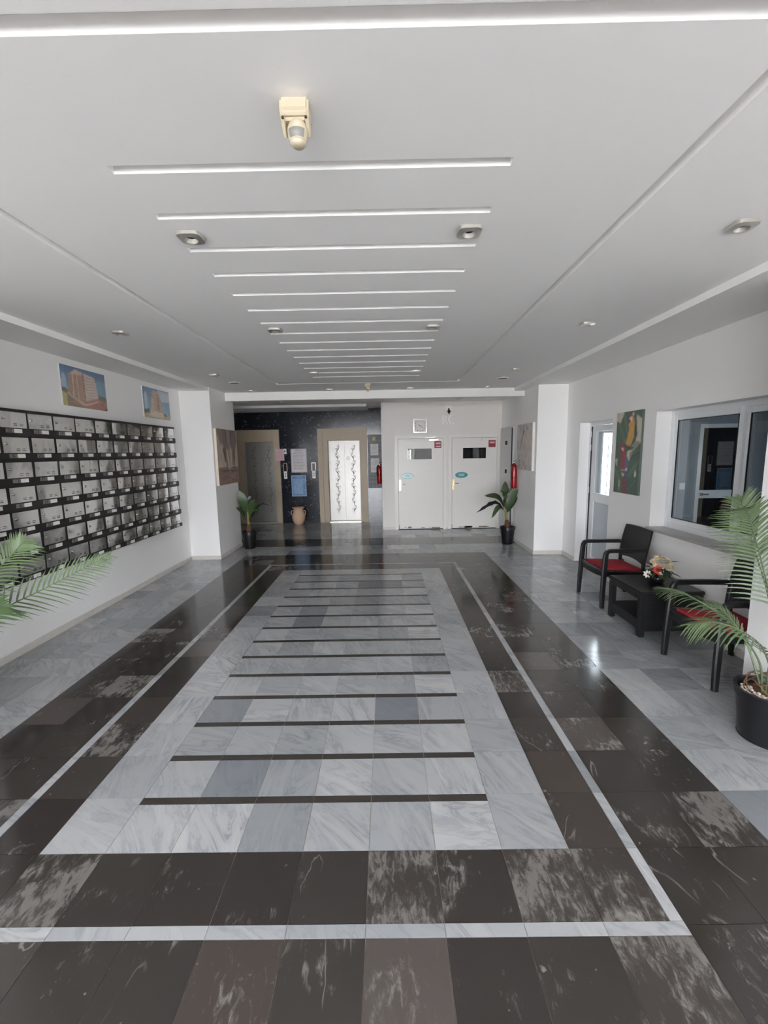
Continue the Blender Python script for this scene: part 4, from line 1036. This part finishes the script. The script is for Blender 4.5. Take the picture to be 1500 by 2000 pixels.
# ------------------------------------------------------------------ chairs, cushions, table
def make_chair(label, cx, cy):
    t = thing('garden_chair', label, 'chair', (0, 0, 0), 'black rattan look armchairs')
    for s_ in (-1, 1):
        y = s_*.275
        MB().sweep([(-.275, s_*.290, 0), (-.272, s_*.285, .20), (-.262, s_*.278, .42), (-.254, s_*.275, .585)], .040, [.042, .050, .056, .054], (0, 1, 0)).build('leg', 'black', t)
        MB().sweep([(-.254, y, .58), (-.250, y, .615), (-.236, y, .641), (-.21, y, .652), (.0, s_*.272, .652), (.19, s_*.255, .652)], .044, [.052, .050, .046, .042, .042, .042], (0, 1, 0)).build('armrest', 'black', t)
        MB().sweep([(.285, s_*.262, 0), (.262, s_*.256, .2), (.212, s_*.25, .42)], .038, [.036, .042, .05], (0, 1, 0)).build('leg', 'black', t)
        MB().sweep([(-.262, s_*.262, .395), (0, s_*.258, .385), (.215, s_*.245, .375)], .032, [.075, .07, .07], (0, 1, 0)).build('seat_rail', 'black', t)
        MB().sweep([(.190, s_*.238, .40), (.196, s_*.238, .50), (.216, s_*.24, .64)], .036, .032, (0, 1, 0)).build('back_post', 'black', t)
    MB().sweep([(-.262, -.27, .395), (-.272, -.12, .383), (-.274, 0, .380), (-.272, .12, .383), (-.262, .27, .395)], .03, .075, (1, 0, 0)).build('front_rail', 'black', t)
    mb = MB(); n = 6; vs = []; fs = []
    for i in range(n+1):
        for j in range(n+1):
            u, v = i/n, j/n; vs.append((-.265+.485*u, -.25+.5*v, .425-.02*u-.012*math.sin(PI*v)*math.sin(PI*u)))
    m_ = len(vs)
    vs += [(a_, b_, c_-.022) for a_, b_, c_ in vs]
    q = n+1
    for i in range(n):
        for j in range(n):
            k = i*q+j; fs.append((k, k+1, k+q+1, k+q)); fs.append((m_+k, m_+k+q, m_+k+q+1, m_+k+1))
    for i in range(n):
        for (a_, b_) in ((i*q, (i+1)*q), ((i+1)*q+n, i*q+n), (i+1, i), (n*q+i, n*q+i+1)): fs.append((a_, b_, b_+m_, a_+m_))
    mb.add(vs, fs).build('seat', 'weave', t)
    mb = MB(); vs = []; fs = []; nz = 8; ny = 10
    for i in range(nz+1):
        for j in range(ny+1):
            u, v = i/nz, j/ny*2-1
            hw = .252+.012*math.sin(PI*u)
            z = .475+.395*u-.006*v*v*(u > .99)-(.03*(1-v*v) if i == 0 else 0)*-1
            x = .188+.062*u+.012*u*u-.012*v*v
            vs.append((x, hw*v, z))
    m_ = len(vs); vs += [(a_+.022, b_, c_) for a_, b_, c_ in vs]; q = ny+1
    for i in range(nz):
        for j in range(ny):
            k = i*q+j; fs.append((k, k+1, k+q+1, k+q)); fs.append((m_+k, m_+k+q, m_+k+q+1, m_+k+1))
    for i in range(nz): fs.append((i*q, (i+1)*q, (i+1)*q+m_, i*q+m_)); fs.append((i*q+ny, (i+1)*q+ny, (i+1)*q+ny+m_, i*q+ny+m_))
    for j in range(ny): fs.append((j, j+1, j+1+m_, j+m_)); fs.append((nz*q+j, nz*q+j+1, nz*q+j+1+m_, nz*q+j+m_))
    mb.add(vs, fs).build('backrest', 'weave', t, smooth=.7)
    t.location = (cx, cy, 0); return t
ch1 = make_chair('black rattan look armchair by the glazed door, red seat pad fully visible', 2.675, 4.935)
ch2 = copy_tree(ch1); ch2['label'] = 'black rattan look armchair half hidden behind the right palm'
ch2.location = (2.665, 3.245, 0)
def cushion(label, cx, cy):
    mb = MB(); n = 8; vs = []; fs = []
    for i in range(n+1):
        for j in range(n+1):
            u, v = i/n*2-1, j/n*2-1; e = (1-u**6)*(1-v**6)
            vs.append((cx-.02+.222*u*(1-.05*(1-abs(v))), cy+.225*v*(1-.05*(1-abs(u))), .442-.02*(u+1)/2+.022*e))
    m_ = len(vs); vs += [(a_, b_, .4185-.018*(((a_-cx+.02)/.222)+1)/2) for a_, b_, c_ in vs]; q = n+1
    for i in range(n):
        for j in range(n):
            k = i*q+j; fs.append((k, k+1, k+q+1, k+q)); fs.append((m_+k, m_+k+q, m_+k+q+1, m_+k+1))
    for i in range(n):
        for (a_, b_) in ((i*q, (i+1)*q), ((i+1)*q+n, i*q+n), (i+1, i), (n*q+i, n*q+i+1)): fs.append((a_, b_, b_+m_, a_+m_))
    o = mb.add(vs, fs).build('seat_cushion', 'cushion', smooth=.8, loc=(cx, cy, .42)); tag(o, label, 'cushion', 'red seat cushions')
cushion('red seat cushion on the armchair by the glazed door', 2.675, 4.935)
cushion('red seat cushion on the armchair behind the palm', 2.665, 3.245)

tx0, tx1, ty0, ty1 = 2.355, 2.955, 3.86, 4.45
t = thing('coffee_table', 'low black rattan look coffee table between the two armchairs', 'table', ((tx0+tx1)/2, (ty0+ty1)/2, 0))
MB().box(tx0, tx1, ty0, ty1, .405, .445).build('table_top', 'weave', t, bevel=.008)
lw = .058
for x in (tx0+.006, tx1-lw-.006):
    for y in (ty0+.006, ty1-lw-.006):
        MB().box(x, x+lw, y, y+lw, 0, .405).build('leg', 'black', t, bevel=.008)
for b_ in ((tx0+.012, tx0+.03, ty0+lw, ty1-lw, .365, .405), (tx1-.03, tx1-.012, ty0+lw, ty1-lw, .365, .405), (tx0+lw, tx1-lw, ty1-.03, ty1-.012, .365, .405)): MB().box(*b_).build('apron', 'black', t)
MB().box(tx0+.03, tx1-.03, ty0+.03, ty1-.03, .145, .170).build('shelf', 'weave', t)
for x in (tx0+.012, tx1-.03): MB().box(x, x+.018, ty0+lw, ty1-lw, .075, .170).build('shelf_rail', 'weave', t)
MB().box(tx0+lw, tx1-lw, ty0+.012, ty0+.03, .06, .405).build('end_panel', 'weave', t)

# flowers on the table
fx, fy_ = 2.69, 4.17
t = thing('flower_bowl', 'small black bowl of artificial cream and red flowers on the coffee table', 'flowers', (fx, fy_, .445))
MB().lathe([(.045, .445), (.07, .465), (.078, .50), (.066, .53), (.056, .53), (.066, .5), (.05, .47)], (fx, fy_, 0), 22, cap=False).build('bowl', 'pot', t, smooth=True)
MB().lathe([(.001, .515), (.062, .515)], (fx, fy_, 0), 16, cap=False).build('soil', 'soil', t)
def leafblade(mb, p0, d, L, w, droop=.3, m=0, segs=5):
    p0 = Vector(p0); d = Vector(d).normalized(); sd = d.cross(Vector((0, 0, 1)))
    sd = sd.normalized() if sd.length > .01 else Vector((1, 0, 0)); vs = []; fs = []
    for i in range(segs+1):
        u = i/segs; c = p0+d*L*u+Vector((0, 0, -droop*L*u*u)); ww = w*math.sin(PI*min(.98, .08+.9*u))
        vs += [c+sd*ww/2, c+Vector((0, 0, -.12*ww)), c-sd*ww/2]
    for i in range(segs):
        k = 3*i; fs += [(k, k+1, k+4, k+3), (k+1, k+2, k+5, k+4)]
    mb.add(vs, fs, m)
def bloom(name, mat, c, r, petals=8, axis=(0, 0, 1)):
    mb = MB(); c = Vector(c); ax = Vector(axis).normalized()
    b1 = ax.orthogonal().normalized(); b2 = ax.cross(b1)
    for ring, (k, tilt) in enumerate(((petals, .35), (max(5, petals-2), .9))):
        for i in range(k):
            a_ = 2*PI*i/k+ring*.4; out = b1*math.cos(a_)+b2*math.sin(a_); d_ = out*math.cos(tilt)+ax*math.sin(tilt)
            sd = ax.cross(out); L = r*(1-.25*ring); vs = []
            for q in range(4):
                u = q/3; ww = r*.55*math.sin(PI*(.15+.72*u)); p_ = c+d_*L*u+ax*(-.25*L*u*u); vs += [p_+sd*ww/2, p_-sd*ww/2]
            mb.add(vs, [(2*q, 2*q+1, 2*q+3, 2*q+2) for q in range(3)])
    return mb.build(name, mat, t)
for k in range(56):
    a_ = random.random()*2*PI; r = random.uniform(.0, .085); el = random.uniform(.1, 1.0); m_ = MB()
    leafblade(m_, (fx+r*math.cos(a_), fy_+r*math.sin(a_), .525+random.uniform(0, .08)), (math.cos(a_), math.sin(a_), el), random.uniform(.07, .14), random.uniform(.03, .05), .55); m_.build('leaf', 'leafdark' if k % 3 == 0 else 'leaf', t)
mb = MB(); leafblade(mb, (fx+.06, fy_+.0, .63), (.8, -.3, .55), .17, .035, .35); mb.build('leaf', 'leafdark', t)
for k in range(20): bloom('cream_flower', 'petal_cream', (fx+.02+random.uniform(-.07, .08), fy_+random.uniform(-.06, .05), .585+random.uniform(0, .13)), random.uniform(.024, .036), 8, (random.uniform(-.6, .4), random.uniform(-.9, -.1), .8))
bloom('red_flower', 'petal_red', (fx-.035, fy_-.065, .585), .052, 8, (-.3, -.8, .4)); bloom('white_flower', 'petal_white', (fx-.015, fy_-.085, .565), .03, 6, (-.2, -.9, .1))
bloom('white_flower', 'petal_white', (fx-.115, fy_-.03, .54), .042, 7, (-.8, -.5, .3)); bloom('cream_flower', 'petal_cream', (fx+.13, fy_-.03, .60), .035, 7, (.5, -.7, .5))

# ------------------------------------------------------------------ plants
def spline(pts, n):
    P = [Vector(p) for p in pts]; P = [P[0]*2-P[1]]+P+[P[-1]*2-P[-2]]; out = []
    m = len(P)-3
    for i in range(n+1):
        s_ = i/n*m; k = min(int(s_), m-1); f = s_-k; a_, b_, c_, d_ = P[k:k+4]
        out.append(.5*((2*b_)+(c_-a_)*f+(2*a_-5*b_+4*c_-d_)*f*f+(3*b_-a_-3*c_+d_)*f**3))
    return out
def clampx(v):      # fronds bend along the pillar faces instead of entering them
    if YN0-.05 < v.y < YN1+.03: v.x = min(max(v.x, PL+.006+.02*abs(math.sin(v.z*40))), PR-.016-.02*abs(math.sin(v.z*40)))
    return v
def frond(parent, pts, L, n=26, start=.28, side=None, wl=.0135, lean=.75, lift=.1, droop=.35, mat='palm'):
    C = spline(pts, 40); mb = MB()
    mb.sweep(C, [.014*(1-.8*i/40) for i in range(41)], [.014*(1-.8*i/40) for i in range(41)], (0, 1, 0) if side is None else side, seg=6)
    for i in range(n):
        u = start+(1-start)*(i+.5)/n; k = u*40; j = min(int(k), 39); p = C[j].lerp(C[j+1], k-j); T = (C[min(j+1, 40)]-C[max(j-1, 0)]).normalized()
        up = Vector((0, 0, 1)); sd = (Vector(side) if side is not None else T.cross(up)); sd = (sd-T*sd.dot(T)).normalized(); nr = sd.cross(T)
        if nr.z < 0: nr = -nr
        w = (u-start)/(1-start); ll = L*(.55+.45*math.sin(PI*min(1, .12+w*.95)))*(1-.45*w*w)
        for s_ in (-1, 1):
            d = (sd*s_*(1-.45*w)+T*(lean+.4*w)+nr*(lift+random.uniform(-.08, .08))).normalized(); l = ll*random.uniform(.9, 1.08); vs = []; fs = []
            wd = T.cross(d).cross(d).normalized() if T.cross(d).length > .05 else T
            for q in range(6):
                t_ = q/5; c = p+d*l*t_+Vector((0, 0, -droop*l*t_*t_)); ww = wl*(1-.4*w)*(1-t_**2.2)*(.55+.45*min(1, t_*4))+.001
                vs += [clampx(c+wd*ww/2), clampx(c-wd*ww/2)]
            for q in range(5): fs.append((2*q, 2*q+1, 2*q+3, 2*q+2))
            mb.add(vs, fs)
    return mb.build('frond', mat, parent)
def pot(t, x, y, rb, rt, h, ribs=0):
    prof = [(rb, 0), (rb+.004, .006)]
    N_ = 14
    for k in range(N_+1):
        u = k/N_; prof.append((rb+(rt-rb)*u+(.003 if (ribs and k % 2) else 0), .01+(h-.05)*u))
    prof += [(rt+.012, h-.04), (rt+.014, h), (rt-.004, h), (rt-.014, h-.04)]
    MB().lathe(prof, (x, y, 0), 36, cap=False).build('pot', 'pot', t, smooth=.8)
    MB().lathe([(.001, .004), (rb, .004)], (x, y, 0), 24, cap=False).build('pot_bottom', 'pot', t)
    MB().lathe([(.001, h-.015), (rt*.6, h-.02), (rt-.012, h-.04)], (x, y, 0), 28, cap=False).build('soil', 'soil', t, smooth=True)
def pebbles(t, x, y, r0, r1, z, n, a0=0, a1=2*PI):
    mb = MB()
    for k in range(n):
        a_ = random.uniform(a0, a1); r = random.uniform(r0, r1); mb.sphere((x+r*math.cos(a_), y+r*math.sin(a_), z+random.uniform(-.004, .008)), random.uniform(.007, .012), sz=.7, seg=8, rings=5)
    tag(mb.build('pebbles', 'pebble', t, smooth=True), kind='stuff')

# right palm beside the near pillar
px_, py_ = 2.315, 2.44
t = thing('potted_palm', 'large green palm in a black pot at the right edge beside the near pillar', 'plant', (px_, py_, 0), 'potted palms')
pot(t, px_, py_, .140, .166, .315)
pebbles(t, px_, py_, .09, .146, .294, 110, PI*.75, PI*1.9)
for k in range(5):
    a_ = random.random()*6.28; pts = [(px_+.08*math.cos(a_+q*.8)*(1+.2*q), py_+.08*math.sin(a_+q*.8)*(1+.2*q), .32+.035*math.sin(q*1.1)+.03*(q == 2)) for q in range(5)]
    MB().sweep(spline(pts, 14), .008, .006, (0, 0, 1), seg=5).build('coir_fibre', 'soil', t)
b0 = lambda dx=0, dy=0: (px_+dx, py_+dy, .29)
S = (-1, .35, 0)
frond(t, [b0(-.03), (2.30, 2.46, .75), (2.22, 2.50, 1.12), (2.09, 2.46, 1.38), (2.0, 2.40, 1.44)], .29, 38, .30, side=(1, -.35, .1), lean=.55, droop=.25, lift=.0)
frond(t, [b0(.02, .02), (2.33, 2.52, .80), (2.28, 2.62, 1.15), (2.22, 2.66, 1.40), (2.19, 2.64, 1.47)], .24, 28, .45, side=(1, .1, 0), lean=.6, droop=.25)
frond(t, [b0(-.05), (2.20, 2.42, .52), (2.06, 2.48, .73), (1.86, 2.56, .87), (1.72, 2.60, .91)], .26, 22, .38, side=(.2, 1, .15), lean=.95, droop=.5, lift=.15)
frond(t, [b0(-.02, -.03), (2.22, 2.36, .50), (2.10, 2.34, .68), (1.90, 2.36, .78), (1.74, 2.38, .76)], .24, 22, .35, side=(.3, -1, -.45), lean=.85, droop=.45, lift=-.05)
frond(t, [b0(.03, .03), (2.34, 2.50, .7), (2.40, 2.44, .98), (2.42, 2.34, 1.15), (2.40, 2.2, 1.2)], .22, 24, .40, side=(1, .2, .1), lean=.7)
frond(t, [b0(.03, -.03), (2.32, 2.32, .62), (2.34, 2.16, .86), (2.34, 2.0, .95)], .22, 24, .35, side=(1, 0, .2), lean=.7)
frond(t, [b0(-.02, .04), (2.24, 2.56, .56), (2.18, 2.68, .72), (2.10, 2.80, .78)], .20, 22, .35, lean=.8, droop=.5)
# left palm at the left edge
lx_, ly_ = -2.63, 2.06
t = thing('potted_palm', 'green palm reaching in from the left edge in front of the mailboxes', 'plant', (lx_, ly_, 0), 'potted palms')
pot(t, lx_, ly_, .165, .196, .335)
pebbles(t, lx_, ly_, .12, .172, .318, 40)
b1_ = lambda dx=0, dy=0: (lx_+dx, ly_+dy, .31)
frond(t, [b1_(.03, .03), (-2.56, 2.26, .62), (-2.40, 2.46, .84), (-2.14, 2.58, .98), (-1.92, 2.62, 1.09), (-1.75, 2.62, 1.17)], .22, 27, .36, side=(-.25, .1, -1), lean=.75, droop=.18, lift=.0, wl=.0125)
frond(t, [b1_(.0, .05), (-2.56, 2.32, .72), (-2.46, 2.52, 1.02), (-2.36, 2.64, 1.20), (-2.30, 2.66, 1.27)], .22, 26, .42, side=(1, .2, -.2), lean=.6, droop=.3, mat='leaf')
frond(t, [b1_(.04, .0), (-2.52, 2.20, .64), (-2.38, 2.34, .86), (-2.28, 2.38, .93), (-2.20, 2.38, .93)], .2, 22, .40, side=(.3, .4, -1), lean=.8, droop=.35, mat='leaf')
frond(t, [b1_(-.02, .0), (-2.66, 2.0, .8), (-2.62, 1.9, 1.1), (-2.56, 1.8, 1.22)], .24, 22, .35, lean=.7)
frond(t, [b1_(.02, -.03), (-2.58, 1.9, .8), (-2.48, 1.82, 1.05), (-2.36, 1.76, 1.15)], .22, 22, .35, lean=.7)
frond(t, [b1_(.0, -.04), (-2.64, 1.92, .6), (-2.66, 1.78, .85), (-2.66, 1.65, .9)], .22, 22, .35, lean=.7)

# broad-leaf plants by the far pillars
def broadleaf(parent, pts, w, mat='leaf', jag=0.0, roll=0.0):
    C = spline(pts, 16); vs = []; fs = []
    for i, c in enumerate(C):
        u = i/16; T = (C[min(i+1, 16)]-C[max(i-1, 0)]).normalized(); sd = T.cross(Vector((0, 0, 1)))
        sd = sd.normalized() if sd.length > .05 else Vector((1, 0, 0)); nr = sd.cross(T)
        sd2 = sd*math.cos(roll)+nr*math.sin(roll); nr2 = sd2.cross(T)
        ww = .008 if u < .3 else w*(math.sin(PI*min(1, (u-.3)/.7*.93+.07))**.7)+.004
        if jag and u > .3 and i % 2: ww *= 1-jag
        vs += [c+sd2*ww/2+nr2*ww*.10, c, c-sd2*ww/2+nr2*ww*.10]
    for i in range(16):
        k = 3*i; fs += [(k, k+1, k+4, k+3), (k+1, k+2, k+5, k+4)]
    MB().add(vs, fs).build('leaf', mat, parent, smooth=True)
def plant(label, x, y, leaves, stemtop, lean):
    t = thing('potted_plant', label, 'plant', (x, y, 0), 'broad leaf plants by the far pillars')
    pot(t, x, y, .098, .132, .33, ribs=1)
    MB().sweep([(x, y, .30), (x+lean*.2, y, .38), (x+lean*.35, y, .46)], [.11, .10, .06], [.11, .10, .06], (0, 1, 0), seg=10).build('trunk', 'trunk', t, smooth=True)
    for k in range(4):
        a_ = k*1.6; MB().sweep([(x+lean*.3+.02*math.cos(a_), y+.02*math.sin(a_), .42), (x+lean*.7+.012*math.cos(a_), y+.012*math.sin(a_), stemtop*.75), (x+lean, y, stemtop)], [.024, .02, .014], [.024, .02, .014], (0, 1, 0), seg=6).build('stem', 'stem', t, smooth=True)
    for pts, w, mat, jag, roll in leaves:
        base = (x+lean*.5, y, .48); broadleaf(t, [base]+[(x+a_, y+b_, c_) for a_, b_, c_ in pts], w, mat, jag, roll)
plant('broad leaved plant in a ribbed black pot before the right service door', 2.305, 8.10, [
    ([(-.05, -.02, .72), (-.06, -.03, .95), (-.07, -.02, 1.20)], .19, 'leaf', 0, 1.4),
    ([(-.10, -.03, .70), (-.22, -.05, .90), (-.46, -.04, .93)], .17, 'leaf', 0, .6),
    ([(-.10, -.05, .66), (-.28, -.08, .80), (-.62, -.10, .62)], .13, 'leafdark', .35, .5),
    ([(-.08, -.04, .62), (-.2, -.10, .72), (-.34, -.14, .52)], .10, 'leaf', 0, .7),
    ([(-.0, -.02, .72), (.06, -.03, .92), (.16, -.05, 1.06)], .18, 'leaf', 0, -1.2),
    ([(.0, .0, .64), (.08, -.02, .80), (.16, -.04, .90)], .13, 'leaf', 0, -1.0),
    ([(-.03, .05, .70), (-.02, .08, .92), (.05, .1, 1.05)], .14, 'leaf', 0, 1.0)], .80, -.06)
plant('broad leaved plant in a ribbed black pot beside the left pillar', -2.635, 8.05, [
    ([(-.04, -.03, .72), (-.08, -.05, .95), (-.14, -.05, 1.12)], .17, 'leaf', 0, 1.3),
    ([(-.08, -.02, .66), (-.18, .32, .88), (-.22, .5, .92)], .15, 'leafdark', 0, .7),
    ([(.06, -.04, .64), (.18, -.06, .82), (.34, -.08, .88)], .15, 'leaf', 0, .5),
    ([(.08, -.02, .62), (.26, -.04, .84), (.50, -.05, .80)], .09, 'leafdark', .4, .4),
    ([(.04, -.06, .58), (.14, -.10, .72), (.26, -.14, .74)], .10, 'leaf', 0, -.5),
    ([(-.06, -.04, .58), (-.12, -.10, .74), (-.17, -.14, .80)], .10, 'leaf', 0, .8),
    ([(.02, -.02, .70), (.08, -.02, .86), (.16, -.02, .93)], .11, 'leaf', 0, -1.0),
    ([(.0, .05, .70), (.02, .06, .90), (.03, .06, 1.0)], .13, 'leafdark', 0, 1.2)], .76, .0)
